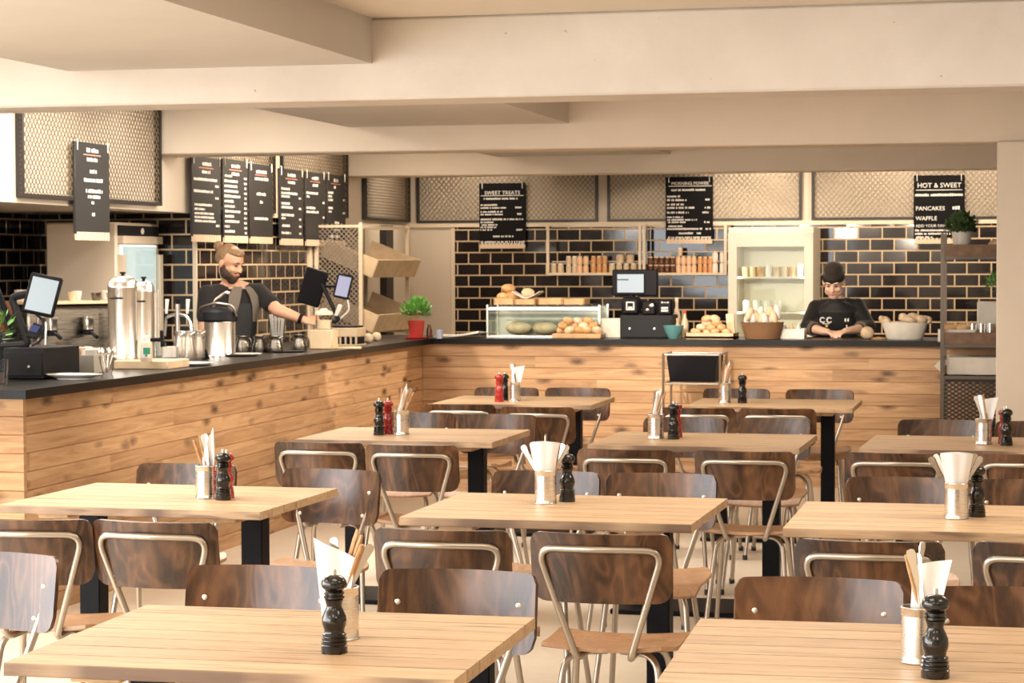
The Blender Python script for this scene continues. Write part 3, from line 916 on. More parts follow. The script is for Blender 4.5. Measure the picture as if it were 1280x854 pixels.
def seat_at(tab, side, px, py, turn, pos):
    """chair at a table: side -1 = nearer long edge, +1 = farther; (px, py) = where the photo shows the middle of the backrest's top edge"""
    p = atZ(px, py, .81); nick = TAB[tab][3]
    chair_at(p.x, p.y, (0 if side < 0 else PI) + turn, 'plywood chair ' + ('seen from behind' if side < 0 else 'seen from the front') + ', ' + pos + ', ' + nick)


for a in (
    ('A', 1, 332, 708, 0, 'left seat'),
    ('A', 1, 575, 713, 0, 'right seat'),
    ('B', -1, 550, 662, 0, 'left seat'),
    ('B', -1, 749, 667, 0, 'right seat'),
    ('B', 1, 684, 589, 0, 'left seat'),
    ('B', 1, 828, 592, 0, 'right seat'),
    ('C', -1, 1086, 676, 0, 'left seat'),
    ('C', -1, 1312, 680, -0.05, 'right seat'),
    ('C', 1, 1130, 597, 0, 'left seat'),
    ('C', 1, 1290, 600, 0, 'right seat'),
    ('D', -1, 30, 649, 0.1, 'left seat'),
    ('D', -1, 189, 652, -0.05, 'right seat'),
    ('D', 1, 236, 580, 0, 'left seat'),
    ('D', 1, 418, 587, -0.16, 'pulled out right'),
    ('E', -1, 397, 553, 0, 'left seat'),
    ('E', -1, 513, 556, 0, 'right seat'),
    ('E', 1, 523, 516, 0, 'left seat'),
    ('E', 1, 623, 518, 0, 'right seat'),
    ('F', -1, 781, 562, 0, 'left seat'),
    ('F', -1, 930, 564, 0, 'right seat'),
    ('F', 1, 856, 522, 0, 'left seat'),
    ('F', 1, 962, 523, 0, 'right seat'),
    ('G', -1, 1119, 566, 0, 'left seat'),
    ('G', -1, 1285, 568, -0.03, 'right seat'),
    ('G', 1, 1176, 525, 0, 'left seat'),
    ('G', 1, 1298, 527, 0, 'right seat'),
    ('H', -1, 573, 505.5, 0, 'left seat'),
    ('H', -1, 671, 509, 0, 'right seat'),
    ('H', 1, 634, 484.5, 0, 'left seat'),
    ('H', 1, 723, 485, 0, 'right seat'),
    ('I', -1, 871, 510, 0, 'left seat'),
    ('I', -1, 971, 511, 0, 'right seat'),
    ('I', 1, 921, 486, 0, 'left seat'),
    ('I', 1, 1025, 487, 0, 'right seat'),
    ('J', 1, 1025, 723, 0, 'left seat'),
    ('J', 1, 1268, 735, 0, 'right seat'),
): seat_at(*a)
p = atZ(-3, 691, .81)
chair_at(p.x, p.y, PI - .12, 'plywood chair cut off by the left edge of the view, front left')


# ------------------------------------------------------------------ what stands on the tables
MILL = [(0, 0), (.160, 0), (.160, .088), (.150, .096), (.148, .104), (.157, .112), (.157, .138), (.140, .146), (.138, .154), (.152, .162), (.152, .184), (.134, .192),
        (.132, .20), (.146, .208), (.146, .232), (.126, .24), (.120, .262), (.130, .30), (.146, .345), (.150, .39), (.142, .44), (.116, .50), (.092, .548), (.092, .57),
        (.106, .615), (.112, .64), (.100, .647), (.124, .655), (.124, .682), (.108, .69), (.108, .698), (.122, .705), (.122, .728), (.102, .737), (.110, .752),
        (.146, .785), (.156, .82), (.150, .86), (.124, .90), (.08, .925), (.03, .935), (0, .936)]
def mill(tab, px, py, colour, H, label):
    p = atZ(px, py, TH_); t = thing('pepper_mill' if colour == 'millblack' else 'salt_mill', label, 'mill', (p.x, p.y, TH_), rnd.uniform(0, 6), 'lacquered wooden mills')
    mb = MB(); mb.lathe([(r * H, z * H) for r, z in MILL], 24); mb.build('mill_body', M[colour], t, sharp=30)
    mb = MB(); mb.lathe([(.028 * H, .93 * H), (.030 * H, .985 * H), (.024 * H, H), (0, H)], 12); mb.build('knob', M['bolt'], t)
    return t


def make_can(label):
    t = thing('tin_can', label, 'can', (0, 0, 0), 0, 'tin cans holding cutlery')
    R, H = .0365, .112; prof = [(0, 0), (R, 0), (R + .0012, .002), (R, .004)]
    z = .012
    prof.append((R, z))
    while z < .092:
        prof += [(R - .0011, z + .0022), (R, z + .0044)]; z += .0044
    prof += [(R, H - .003), (R + .001, H - .0015), (R, H), (R - .002, H), (R - .0022, .004), (0, .004)]
    mb = MB(); mb.lathe(prof, 28); mb.build('can_wall', M['tin'], t, sharp=60)
    return t


proto_can = None
def can(tab, px, py, label):
    global proto_can
    p = atZ(px, py, TH_) + Vector((0, .0365, 0))
    p.z = TH_
    if proto_can is None:
        proto_can = make_can(label); proto_can.location = p
    else: dup(proto_can, p, rnd.uniform(0, 6), label)
    return p


def piece(kind, c, ang, lean, out=.0, L=.215, group=None, label=None):
    """a piece of cutlery standing in can at c, leaning towards ang by lean radians; out = extra lift"""
    mb = MB(); h = L
    if kind == 'knife_wood':
        mb.box((0, 0, h * .30), (.014, .0016, h * .6), 0); mb.tube([(0, 0, h * .52), (0, 0, h * .72), (0, 0, h * .9), (0, 0, h)], [.0068, .0085, .0088, .0066], 8, flat=.62)
        mat = M['woodhandle']; nm, cat = 'table_knife', 'knife'
    elif kind == 'knife':
        prof = [(-.008, 0), (.008, 0), (.009, h * .5), (.006, h * .54), (.0075, h * .8), (.0095, h * .97), (.006, h), (-.006, h), (-.0095, h * .97), (-.0075, h * .8), (-.006, h * .54), (-.009, h * .5)]
        mb.prism(prof, lambda x, z: Vector((x, -.0016, z)), lambda x, z: Vector((x, .0016, z))); mat = M['cutlery']; nm, cat = 'table_knife', 'knife'
    else:
        prof = [(-.011, 0), (.011, 0), (.012, h * .2), (.009, h * .27), (.004, h * .33), (.004, h * .6), (.007, h * .85), (.010, h * .95), (.0075, h * .99), (0, h * 1.0),
                (-.0075, h * .99), (-.010, h * .95), (-.007, h * .85), (-.004, h * .6), (-.004, h * .33), (-.009, h * .27), (-.012, h * .2)]
        mb.prism(prof, lambda x, z: Vector((x, -.0012 + .006 * math.sin(z / h * PI), z)), lambda x, z: Vector((x, .0012 + .006 * math.sin(z / h * PI), z)))
        mat = M['cutlery']; nm, cat = ('fork', 'fork') if kind == 'fork' else ('spoon', 'spoon')
    o = mb.build(nm, mat)
    d = Vector((math.cos(ang), math.sin(ang), 0))
    o.rotation_euler = Euler((0, lean, ang)).to_matrix().to_euler()
    foot = Vector((c.x, c.y, c.z + .006 + out)) - d * (.028 - .05 * 0) * (1 if lean > .12 else .2)
    o.location = foot + Vector((0, 0, .0))
    tag(o, label, cat, group or 'cutlery in the tin cans'); return o


def napkin(c, kind, label, turn=0.0):
    mb = MB(); z0 = .03
    if kind == 'fan':            # wide fanned stack, tapering into the can
        for q, (dy, dh) in enumerate(((-.022, .0), (-.012, .004), (0, .002))):
            def f(u, v):
                s = u * 2 - 1; w = .028 + .022 * max(0, (v - .35) / .65)
                z = z0 + v * (.175 + dh) - .006 * s * s * v
                return Vector((s * w, dy - .010 * v + .016 * s * s + .003 * math.sin(s * 7 + q) * v, z))
            mb.sheet(f, 12, 8, .0022)
    elif kind == 'point':        # folded to a tall point
        for q, sh in enumerate((0, .006)):
            def f(u, v):
                s = u * 2 - 1; w = .027 * (1 - .55 * v ** 2) ; top = (.235 - .05 * (1 - u)) if u < .9 else .24
                return Vector((s * w + .014 * v, .004 + sh + .005 * math.sin(s * 3) - .008 * v, z0 + v * (top - z0 * .3 - .02)))
            mb.sheet(f, 8, 8, .002)
    elif kind == 'slant':        # square fold, its top edge slanting
        for q, sh in enumerate((0, .005, .01)):
            def f(u, v):
                s = u * 2 - 1; w = .027 + .020 * v
                return Vector((s * w - .012, -.012 + sh + .004 * math.sin(s * 4 + q), z0 + v * (.185 - .04 * u - .004 * q)))
            mb.sheet(f, 8, 6, .002)
    else:                        # 'square' leaning to the right
        for q, sh in enumerate((0, .005)):
            def f(u, v):
                s = u * 2 - 1; w = .022 + .016 * v
                return Vector((s * w + .026 * v, -.002 + sh + .004 * math.sin(s * 4 + q), z0 + v * (.165 + .012 * u)))
            mb.sheet(f, 8, 6, .002)
    o = mb.build('paper_napkin', M['paper'], None, (c.x, c.y, c.z), turn, sharp=50)
    tag(o, label, 'napkin', 'paper napkins in the tin cans'); return o


def setting(tab, canpx, nap, cut, mills):
    nick = TAB[tab][3]
    c = can(tab, canpx[0], canpx[1], 'ribbed tin can on ' + nick)
    if nap: napkin(c, nap[0], {'fan': 'fanned', 'point': 'pointed', 'slant': 'slanting', 'square': 'square folded'}[nap[0]] + ' white paper napkin in the can on ' + nick, nap[1])
    seen = {}
    for (kind, deg, lean, out) in cut:
        w = {'knife_wood': 'wooden-handled knife', 'knife': 'steel knife', 'fork': 'steel fork', 'spoon': 'steel spoon'}[kind]
        side = 'leaning left' if abs(deg) > 110 else ('leaning right' if abs(deg) < 70 else 'standing upright')
        seen[(w, side)] = seen.get((w, side), 0) + 1
        k = seen[(w, side)]; order = ('', ', second', ', third')[k - 1]
        piece(kind, c, math.radians(deg), lean, out, label='%s %s in the can on %s%s' % (w, side, nick, order))
    for (px, py, col, H, where) in mills:
        mill(tab, px, py, col, H, ('black' if col == 'millblack' else 'red') + ' lacquered mill ' + where + ' on ' + nick)


K, RD = 'millblack', 'millred'
setting('A', (421, 802), ('slant', 0), [('knife_wood', 10, .34, .012), ('knife_wood', -20, .40, .0), ('knife_wood', 30, .30, .02), ('fork', 175, .22, 0), ('spoon', 20, .44, .0)], [(418, 816, K, .172, 'in front of the can')])
setting('J', (1148, 832), ('square', 0), [('fork', 180, .22, .01), ('spoon', 160, .16, .0), ('knife_wood', 150, .12, .0), ('knife_wood', 170, .26, -.0), ('fork', 60, .08, .02)], [(1169, 847, K, .172, 'in front of the can')])
setting('B', (679, 631), ('fan', 0), [('fork', 178, .52, .0), ('spoon', 5, .50, .0), ('fork', -8, .44, .0), ('knife', 85, .05, .01)], [(709, 627, K, .172, 'beside the can')])
setting('C', (1195, 650), ('fan', 0), [('fork', 182, .54, .0), ('spoon', 172, .46, .0), ('spoon', 0, .50, .0), ('fork', 10, .42, 0)], [(1221, 646, K, .172, 'beside the can')])
setting('D', (253, 624), ('point', 0), [('knife_wood', 170, .24, 0), ('fork', 165, .14, 0), ('fork', 120, .10, 0), ('spoon', 190, .18, 0), ('knife_wood', 180, .34, -.01)], [(279, 625, K, .172, 'beside the can'), (283.5, 622.5, RD, .165, 'behind the black mill')])
setting('E', (499, 544), ('point', .3), [('knife_wood', 10, .30, 0), ('knife_wood', -5, .44, 0), ('fork', 20, .36, .01), ('fork', 150, .06, 0), ('knife_wood', 0, .16, .0)], [(474, 544, K, .172, 'left of the can'), (485, 542.5, RD, .168, 'between the black mill and the can')])
setting('F', (818, 549), ('point', 0), [('fork', 20, .14, 0), ('spoon', 0, .2, 0), ('knife_wood', 8, .28, .01), ('knife_wood', 15, .34, .0)], [(842, 549, K, .172, 'right of the can'), (846, 546.5, RD, .165, 'behind the black mill')])
setting('G', (1229, 556), ('square', 0), [('fork', 175, .30, 0), ('spoon', 170, .22, 0), ('knife_wood', 165, .14, 0)], [(1258, 557, K, .172, 'right of the can'), (1255, 555, RD, .165, 'behind the black mill')])
setting('H', (641, 502), ('square', 0), [('fork', 165, .14, 0), ('spoon', 175, .2, 0)], [(624, 502.5, RD, .172, 'left of the can'), (631, 500.5, K, .165, 'between the red mill and the can')])
setting('I', (905, 504), ('point', 0), [('knife_wood', 10, .16, 0), ('knife_wood', 5, .26, 0), ('knife_wood', -10, .32, 0)], [(928, 504, K, .172, 'right of the can')])


# ------------------------------------------------------------------ things on the long left counter
def top(px, py): return atZ(px, py, TOPZ)


def one(name, label, cat, mb, mat, loc=None, rz=0, group=None, sharp=38):
    return tag(mb.build(name, mat, None, loc, rz, sharp), label, cat, group)


def lath(mb, prof, n=20, c=(0, 0, 0), m=None): mb.lathe(prof, n, c, m); return mb


# cash drawer and till at the near end
p = top(30, 474); t = thing('cash_drawer', 'black steel cash drawer at the near end of the long counter', 'cash drawer', (p.x, p.y + .2, TOPZ), 0)
mb = MB(); mb.box((0, 0, .075), (.205, .40, .145), .004); mb.build('drawer_case', M['greyplastic'], t)
mb = MB(); mb.box((0, -.203, .07), (.19, .008, .11), .002); mb.build('drawer_front', M['greyplastic'], t)
mb = MB(); mb.lathe([(.006, 0), (.006, .006), (0, .006)], 10, (.03, -.207, .06), M=Matrix.Rotation(PI / 2, 3, 'X')); mb.build('lock', M['bolt'], t)
DZ = TOPZ + .148
t = thing('till', 'till with an upright tablet for customers on the cash drawer', 'till', (p.x, p.y + .2, DZ), 0)
def lp(px, py, y=p.y + .1): q = atY(px, py, y); return Vector((q.x - p.x, q.y - p.y - .2, q.z - DZ))
mb = MB(); mb.tube(fillet([lp(2, 433) , lp(36, 431), lp(14, 372), lp(40, 366)], .03), .019, 8); mb.build('stand', M['greyplastic'], t)
mb = MB(); a = lp(53, 369); mb.box(a, (.155, .022, .20), .008, rot=(math.radians(-16), math.radians(12), math.radians(14))); tb = mb.build('customer_display', M['blackplastic'], t)
mb = MB(); mb.box(a + Vector((.003, -.0118, 0)), (.125, .004, .165), .0, rot=(math.radians(-16), math.radians(12), math.radians(14))); mb.build('display_screen', M['screen'], tb)
mb = MB(); a = lp(6, 392, p.y + .3); mb.box(a, (.17, .03, .26), .008, rot=(math.radians(20), math.radians(-10), math.radians(-60))); mb.build('operator_display', M['blackplastic'], t)
mb = MB(); a = lp(44, 414); mb.box(a, (.06, .02, .085), .006, rot=(math.radians(-40), math.radians(14), 0)); cr = mb.build('card_reader', M['greyplastic'], t)
mb = MB(); mb.box(a + Vector((.002, -.010, .012)), (.04, .004, .038), 0, rot=(math.radians(-40), math.radians(14), 0)); mb.build('reader_screen', M['screenblue'], cr)
mb = MB(); mb.tube(fillet([lp(40, 432), lp(52, 426), lp(56, 402), lp(44, 392)], .03), .006, 6); mb.build('cable', M['greyplastic'], t)

# herb pot cut off by the left edge
p = top(-16, 478); t = thing('herb_pot', 'small leafy herb in a pot at the counter end, by the till', 'plant', (p.x, p.y, TOPZ))
mb = MB(); mb.lathe([(0, 0), (.04, 0), (.052, .09), (.046, .09), (.044, .08), (0, .08)], 16); mb.build('pot', M['white'], t)
def foliage(t, c, r, n, size, mat, name='leaves', squash=1.0, up=.3):
    mb = MB(); R = random.Random(n)
    for i in range(n):
        th = R.uniform(0, 2 * PI); ph = math.acos(R.uniform(-.35, 1)); rr = r * R.uniform(.55, 1.0)
        d = Vector((math.sin(ph) * math.cos(th), math.sin(ph) * math.sin(th), math.cos(ph) * squash))
        pos = Vector(c) + d * rr; s = size * R.uniform(.6, 1.2)
        q = (d + Vector((R.uniform(-.5, .5), R.uniform(-.5, .5), up))).normalized().to_track_quat('Z', 'Y').to_matrix()
        v = [pos + q @ Vector(w) for w in ((0, 0, -s * .2), (s * .32, 0, s * .35), (0, .06 * s, s * .9), (-s * .32, 0, s * .35))]
        w = [mb.bm.verts.new(x) for x in v]; f = mb.bm.faces.new(w); f.smooth = True
    return mb.build(name, mat, t)
foliage(t, (.02, 0, .22), .10, 90, .05, M['leafy'], squash=1.3)
# drinking glass by the herb
p = top(2, 481); one('water_glass', 'clear tumbler at the very end of the long counter', 'glass', lath(MB(), [(0, 0), (.025, 0), (.032, .115), (.0305, .115), (.024, .006), (0, .006)], 18), M['glass'], p)

# oval plate
p = top(86, 475); mb = MB(); mb.lathe([(0, .006), (.07, .004), (.085, .0), (.085, .006), (.135, .020), (.14, .024), (.134, .026), (.085, .012), (0, .011)], 28, sx=1.0, sy=.62)
one('oval_plate', 'oval cream plate lying near the end of the long counter', 'plate', mb, M['white'], p + Vector((0, .06, 0)))
# sugar tray
p = top(90, 467); t = thing('sachet_tray', 'grey steel tray full of paper sachets behind the oval plate', 'tray', (p.x, p.y + .12, TOPZ), .1)
mb = MB()
for c, s in (((0, -.09, .045), (.18, .006, .09)), ((0, .09, .045), (.18, .006, .09)), ((-.09, 0, .045), (.006, .186, .09)), ((.09, 0, .045), (.006, .186, .09)), ((0, 0, .003), (.18, .18, .006))): mb.box(c, s, .001)
mb.build('tray_body', M['dulltin'], t)
for k in range(14):
    mb = MB(); mb.box((0, 0, 0), (.055, .006, .07), .001); x, y = -.065 + .022 * (k % 7), (-.04, .03)[k // 7]
    o = one('sugar_sachet', 'paper sachet in the grey steel tray near the oval plate', 'sachet', mb, M['paper'] if k % 4 else M['board_wood'], (p.x + x, p.y + .12 + y, TOPZ + .082 + .006 * (k % 3)), rnd.uniform(-.5, .5), 'sachets in the steel tray')
    o.rotation_euler.x = rnd.uniform(-.3, .3)
p2 = atY(102, 428, p.y + .3); mb = MB(); mb.box((0, 0, .05), (.065, .07, .10), .003)
one('napkin_stack', 'upright stack of white napkins behind the sachet tray', 'napkins', mb, M['paper'], (p2.x, p2.y, TOPZ))
# glass of spoons
p = top(134, 473); t = thing('spoon_glass', 'footed glass holding teaspoons in front of the wooden board', 'glass', (p.x, p.y, TOPZ))
mb = MB(); mb.lathe([(0, 0), (.028, 0), (.030, .005), (.022, .02), (.030, .05), (.040, .105), (.038, .105), (.028, .05), (.019, .024), (0, .022)], 18); mb.build('glass_bowl', M['glass'], t)
for k in range(7):
    an = k * .9; q = Vector((math.cos(an), math.sin(an), 0)); mb = MB()
    mb.tube([q * .004 + Vector((0, 0, .03)), q * .03 + Vector((0, 0, .11))], .003, 6); mb.ball(q * .037 + Vector((0, 0, .128)), (.012, .006, .018), 8, 6)
    one('teaspoon', 'steel teaspoon standing in the footed glass', 'spoon', mb, M['cutlery'], (p.x, p.y, TOPZ), 0, 'teaspoons in the footed glass')
# urns on a wooden board
p = top(176, 462); mb = MB(); mb.box((0, 0, .022), (.30, .30, .044), .004)
bq = (p.x - .01, p.y + .17)
one('wooden_board', 'thick wooden board under the two steel urns', 'board', mb, M['palewood'], (bq[0], bq[1], TOPZ))
mb = MB(); mb.box((0, 0, .018), (.06, .09, .036), .002); q = top(207, 456); one('black_block', 'small black block beside the board under the urns', 'block', mb, M['blackplastic'], (q.x, q.y + .05, TOPZ))
def urn(px0, px1, ytop, ybase, y, label, z0):
    a, b = atY(px0, ybase, y), atY(px1, ybase, y); r = (b.x - a.x) / 2; zt = atY(px0, ytop, y).z; h = zt - z0
    t = thing('coffee_urn', label, 'urn', ((a.x + b.x) / 2, y, z0), 0, 'steel coffee urns')
    mb = MB(); mb.lathe([(0, 0), (r * 1.02, 0), (r * 1.02, .012), (r, .016), (r, h * .80), (r * 1.015, h * .81), (r * 1.015, h * .83), (r * .99, h * .845)], 32); mb.build('tank', M['stainless'], t)
    mb = MB(); mb.lathe([(r * .99, h * .845), (r * .93, h * .89), (r * .72, h * .935), (r * .3, h * .955), (0, h * .96)], 32, caps=False); ld = mb.build('lid', M['stainless'], t)
    mb = MB(); mb.lathe([(.008, h * .955), (.008, h * .975), (.016, h * .985), (.014, h), (0, h)], 12); mb.build('lid_knob', M['blackplastic'], ld)
    mb = MB(); mb.tube(fillet([(-.03, -r * .97, h * .70), (-.03, -r - .022, h * .70), (.03, -r - .022, h * .70), (.03, -r * .97, h * .70)], .01), .0035, 6); mb.build('handle', M['blackplastic'], t)
    return t, r, h
uz = TOPZ + .044
t, r1, h1 = urn(137, 172, 340, 455, bq[1] + .0, 'larger steel urn with domed lid, the left of two', uz)
t2, r2, h2 = urn(168, 193, 346, 452, bq[1] + .11, 'slimmer steel urn with a sight tube, the right of two', uz)
mb = MB(); mb.tube([(r2 + .02, -.02, .10), (r2 + .02, -.02, h2 * .80)], .007, 8); mb.tube([(r2 + .036, -.02, .10), (r2 + .036, -.02, h2 * .84)], .006, 8); mb.build('sight_tube', M['stainless'], t2)
mb = MB(); mb.tube([(r2 - .01, -.02, .10), (r2 + .06, -.03, .10)], .011, 8); mb.box((r2 + .055, -.03, .125), (.016, .016, .05), .003); mb.box((r2 + .062, -.035, .08), (.02, .02, .035), .003); mb.build('tap', M['blackplastic'], t2)
# squeeze bottle with a green label
p = atZ(183, 452, uz); t = thing('squeeze_bottle', 'clear bottle with a white cap and green label by the urns', 'bottle', (p.x, p.y, uz))
mb = MB(); mb.lathe([(0, 0), (.028, 0), (.030, .004), (.030, .085), (.026, .10), (.014, .108), (0, .108)], 18); mb.build('bottle_body', M['cream'], t)
mb = MB(); mb.lathe([(.017, .106), (.017, .128), (.012, .134), (0, .134)], 14); mb.build('cap', M['white'], t)
mb = MB(); mb.sheet(lambda u, v: Vector((.0308 * math.sin((u - .3) * 1.7), -.0308 * math.cos((u - .3) * 1.7), .02 + .055 * v)), 8, 2, .0006); lb = mb.build('bottle_label', M['paper'], t)
mb = MB(); mb.sheet(lambda u, v: Vector((.0316 * math.sin((u - .1) * 1.2), -.0316 * math.cos((u - .1) * 1.2), .038 + .034 * v)), 6, 2, .0006)
mb.ball((.012, -.0305, .033), (.007, .002, .007), 8, 6); mb.build('label_print', M['green'], lb)
# tall clear beaker and small cups
p = top(201, 453); one('measuring_beaker', 'slim clear beaker between the urns and the cups', 'beaker', lath(MB(), [(0, 0), (.022, 0), (.03, .11), (.0285, .11), (.021, .005), (0, .005)], 16), M['glass'], p)
for k, (px, py) in enumerate(((208, 453), (215, 452))):
    mb = MB(); n = 4
    for j in range(n): mb.lathe([(.020, .018 * j), (.028, .018 * j + .03), (.0265, .018 * j + .03), (.019, .018 * j + .002)], 14)
    one('cup_stack', ('left' if k == 0 else 'right') + ' of two stacks of small white cups by the jugs', 'cups', mb, M['white'], top(px, py), 0, 'stacked white cups')
# white board with steel jugs
p = top(228, 458); mb = MB(); mb.lathe([(0, 0), (.10, 0), (.125, .010), (.13, .016), (.10, .012), (0, .010)], 26); one('round_plate', 'round white plate under the steel milk jugs', 'plate', mb, M['white'], p + Vector((0, .09, 0)))
def make_jug(label, R, H, mat, loc, rz, group):
    t = thing('milk_jug', label, 'jug', loc, rz, group)
    mb = MB(); mb.lathe([(0, 0), (R * .98, 0), (R, .004), (R * .97, H * .35), (R * .74, H * .74), (R * .72, H * .84), (R * .84, H), (R * .80, H), (R * .69, H * .84), (R * .70, H * .74), (R * .9, .008), (0, .008)], 22); mb.build('jug_body', mat, t)
    mb = MB(); mb.tube(fillet([(R * .72, 0, H * .86), (R * 1.45, 0, H * .84), (R * 1.4, 0, H * .28), (R * .95, 0, H * .24)], .02), .0045, 6); mb.build('handle', mat, t)
    mb = MB(); mb.prism([(0, 0), (.03, .012), (.03, -.012)], lambda a, b: Vector((-R * .72 - .0 - (.022 - a * .75), b, H * .86 + (.0 if a else .016))), lambda a, b: Vector((-R * .70 - (.02 - a * .75), b, H * .90 + (0 if a else .014)))); mb.build('spout', mat, t)
    return t
for k, (px, py, w) in enumerate(((220, 452, 'left'), (231, 452, 'middle'), (243, 451, 'right'))):
    q = top(px, py) + Vector((0, .06, .013)); make_jug(w + ' one of three bright steel milk jugs on the round plate', .036, .155, M['stainless'], q, 2.6 + k * .2, 'bright steel milk jugs')
# pot with black lid
p = top(268, 446); t = thing('stock_pot', 'tall steel pot with open black lid and raised handle', 'pot', (p.x, p.y + .09, TOPZ))
R = .092; mb = MB(); mb.lathe([(0, 0), (R, 0), (R + .002, .004), (R, .01), (R, .20), (R + .004, .205), (R, .208), (R - .006, .205), (R - .006, .01), (0, .01)], 32); mb.build('pot_wall', M['stainless'], t)
mb = MB(); mb.lathe([(R + .012, .205), (R + .018, .215), (R + .01, .26), (R * .75, .285), (0, .29)], 28); mb.build('lid', M['blackplastic'], t)
mb = MB(); mb.tube(fillet([(-R - .02, 0, .235), (-R - .03, -.02, .285), (.0, -.06, .315), (R + .01, -.05, .30), (R + .02, -.02, .235)], .03), .007, 8); mb.tube(fillet([(-.03, -.02, .29), (-.02, -.02, .33), (.05, -.03, .375), (.075, -.03, .37)], .02), .010, 8); mb.build('lid_handle', M['tube'], t)
mb = MB(); mb.prism([(0, 0), (.045, 0), (.022, .06)], lambda x, z: Vector((x - .022, -.008, z)), lambda x, z: Vector((x - .022, .008, z))); q = top(257, 449); one('price_wedge', 'small black wedge standing before the steel pot', 'sign', mb, M['blackplastic'], q)
# flat plate below the pot
p = top(295, 446); mb = MB(); mb.lathe([(0, 0), (.08, 0), (.115, .010), (.12, .015), (.08, .010), (0, .009)], 26); one('flat_plate', 'flat white plate between the steel pot and the counter edge', 'plate', mb, M['white'], p + Vector((0, .10, 0)))
# smoked steel jugs, beaker of straws, stand
for k, (px, py, w) in enumerate(((300, 441, 'first'), (318, 441, 'second'), (341, 441, 'third'), (371, 439, 'fourth'))):
    q = top(px, py); make_jug(w + ' dark steel jug from the steel pot towards the far till', .048, .10, M['greyjug'], q + Vector((0, .05 + .05 * (k == 1), 0)), (-.4, 2.8, 2.9, -.3)[k], 'dark steel jugs')
mb = MB(); mb.lathe([(0, 0), (.10, 0), (.12, .006), (.12, .009), (0, .008)], 26); p = top(352, 441); one('black_tray', 'flat black tray under the third and fourth dark jugs', 'tray', mb, M['blackplastic'], p + Vector((0, .09, -.0)))
p = top(344, 430); zz = TOPZ; t = thing('straw_beaker', 'fluted beaker of straws in front of the barista', 'beaker', (p.x - .02, p.y + .10, zz))
hb = atY(344, 395, p.y + .10).z - zz; mb = MB(); mb.lathe([(0, 0), (.042, 0), (.066, hb), (.063, hb), (.04, .006), (0, .006)], 20); mb.build('beaker_wall', M['glass'], t)
for k in range(12):
    an = k * .52; q = Vector((math.cos(an), math.sin(an), 0)); mb = MB(); mb.tube([q * .03 + Vector((0, 0, .01)), q * .052 + Vector((0, 0, hb + .01))], .0045, 6)
    one('paper_straw', 'pale paper straw in the fluted beaker', 'straw', mb, M['paper'], (p.x - .02, p.y + .10, zz), 0, 'straws in the fluted beaker')
p = top(303, 432); mb = MB(); mb.box((0, 0, .05), (.05, .02, .10), .003, rot=(-.3, .25, .2)); one('order_pad', 'small pale pad leaning behind the dark jugs', 'pad', mb, M['paper'], (p.x, p.y + .16, TOPZ + .0))
# glass jar on a wooden block
p = top(400, 437); t = thing('wooden_block', 'pale wooden block under the lidded glass jar', 'block', (p.x, p.y + .08, TOPZ)); mb = MB(); mb.box((0, 0, .062), (.15, .13, .124), .006); mb.build('block_body', M['palewood'], t)
q = Vector((p.x, p.y + .08, TOPZ + .124)); t = thing('glass_jar', 'lidded glass jar on the pale wooden block by the barista\'s hand', 'jar', q)
mb = MB(); mb.lathe([(0, 0), (.052, 0), (.055, .01), (.055, .085), (.05, .095), (.048, .095), (.05, .083), (.05, .006), (0, .006)], 22); mb.build('jar_glass', M['glass'], t)
mb = MB(); mb.lathe([(0, .004), (.047, .004), (.047, .06), (0, .066)], 18); mb.build('contents', M['palewood'], t)
mb = MB(); mb.lathe([(.058, .093), (.058, .108), (.048, .118), (.028, .122), (.024, .134), (0, .136)], 22); mb.build('lid', M['cream'], t)
# crate behind the jar, till, fruit
p = top(428, 433); t = thing('bottle_crate', 'tan and black slotted crate under the far till', 'crate', (p.x - .01, p.y + .14, TOPZ), .0)
mb = MB(); mb.box((0, 0, .09), (.20, .20, .06), .004); mb.box((0, 0, .006), (.20, .20, .012), .002); mb.build('crate_top', M['palewood'], t)
mb = MB(); mb.box((0, 0, .036), (.18, .18, .05)); mb.build('crate_inside', M['blackplastic'], t)
for k in range(6):
    mb = MB(); mb.box((-.09 + k * .036, -.094, .036), (.012, .008, .05)); mb.build('slat', M['palewood'], t)
CZ = TOPZ + .12
t = thing('till', 'till with dark operator screen and small tablet beside the crate shelf', 'till', (p.x - .01, p.y + .14, CZ))
Y2 = p.y + .14
def lq(px, py, y=Y2): q = atY(px, py, y); return Vector((q.x - p.x + .01, q.y - Y2, q.z - CZ))
mb = MB(); mb.box((.0, 0, .006), (.17, .17, .012), .003); mb.build('base', M['blackplastic'], t)
mb = MB(); mb.tube(fillet([lq(413, 402), lq(424, 401), lq(401, 352)], .03), .014, 8); mb.build('stand', M['greyplastic'], t)
mb = MB(); mb.box(lq(391, 359), (.15, .06, .245), .01, rot=(math.radians(8), math.radians(17), math.radians(22))); mb.build('operator_display', M['blackplastic'], t)
mb = MB(); mb.tube([lq(402, 358), lq(420, 358)], .01, 8); mb.build('arm', M['blackplastic'], t)
mb = MB(); a = lq(429, 358); mb.box(a, (.105, .018, .165), .006, rot=(math.radians(-12), math.radians(12), math.radians(10))); cdp = mb.build('customer_display', M['blackplastic'], t)
mb = MB(); mb.box(a + Vector((.002, -.0105, .0)), (.082, .004, .135), 0, rot=(math.radians(-12), math.radians(12), math.radians(10))); mb.build('display_screen', M['screenlilac'], cdp)
mb = MB(); mb.box(lq(423, 388), (.03, .03, .085), .006, rot=(0, math.radians(24), 0)); mb.tube(fillet([lq(426, 398), lq(437, 388), lq(434, 374)], .03), .006, 6); mb.build('card_reader', M['white'], t)
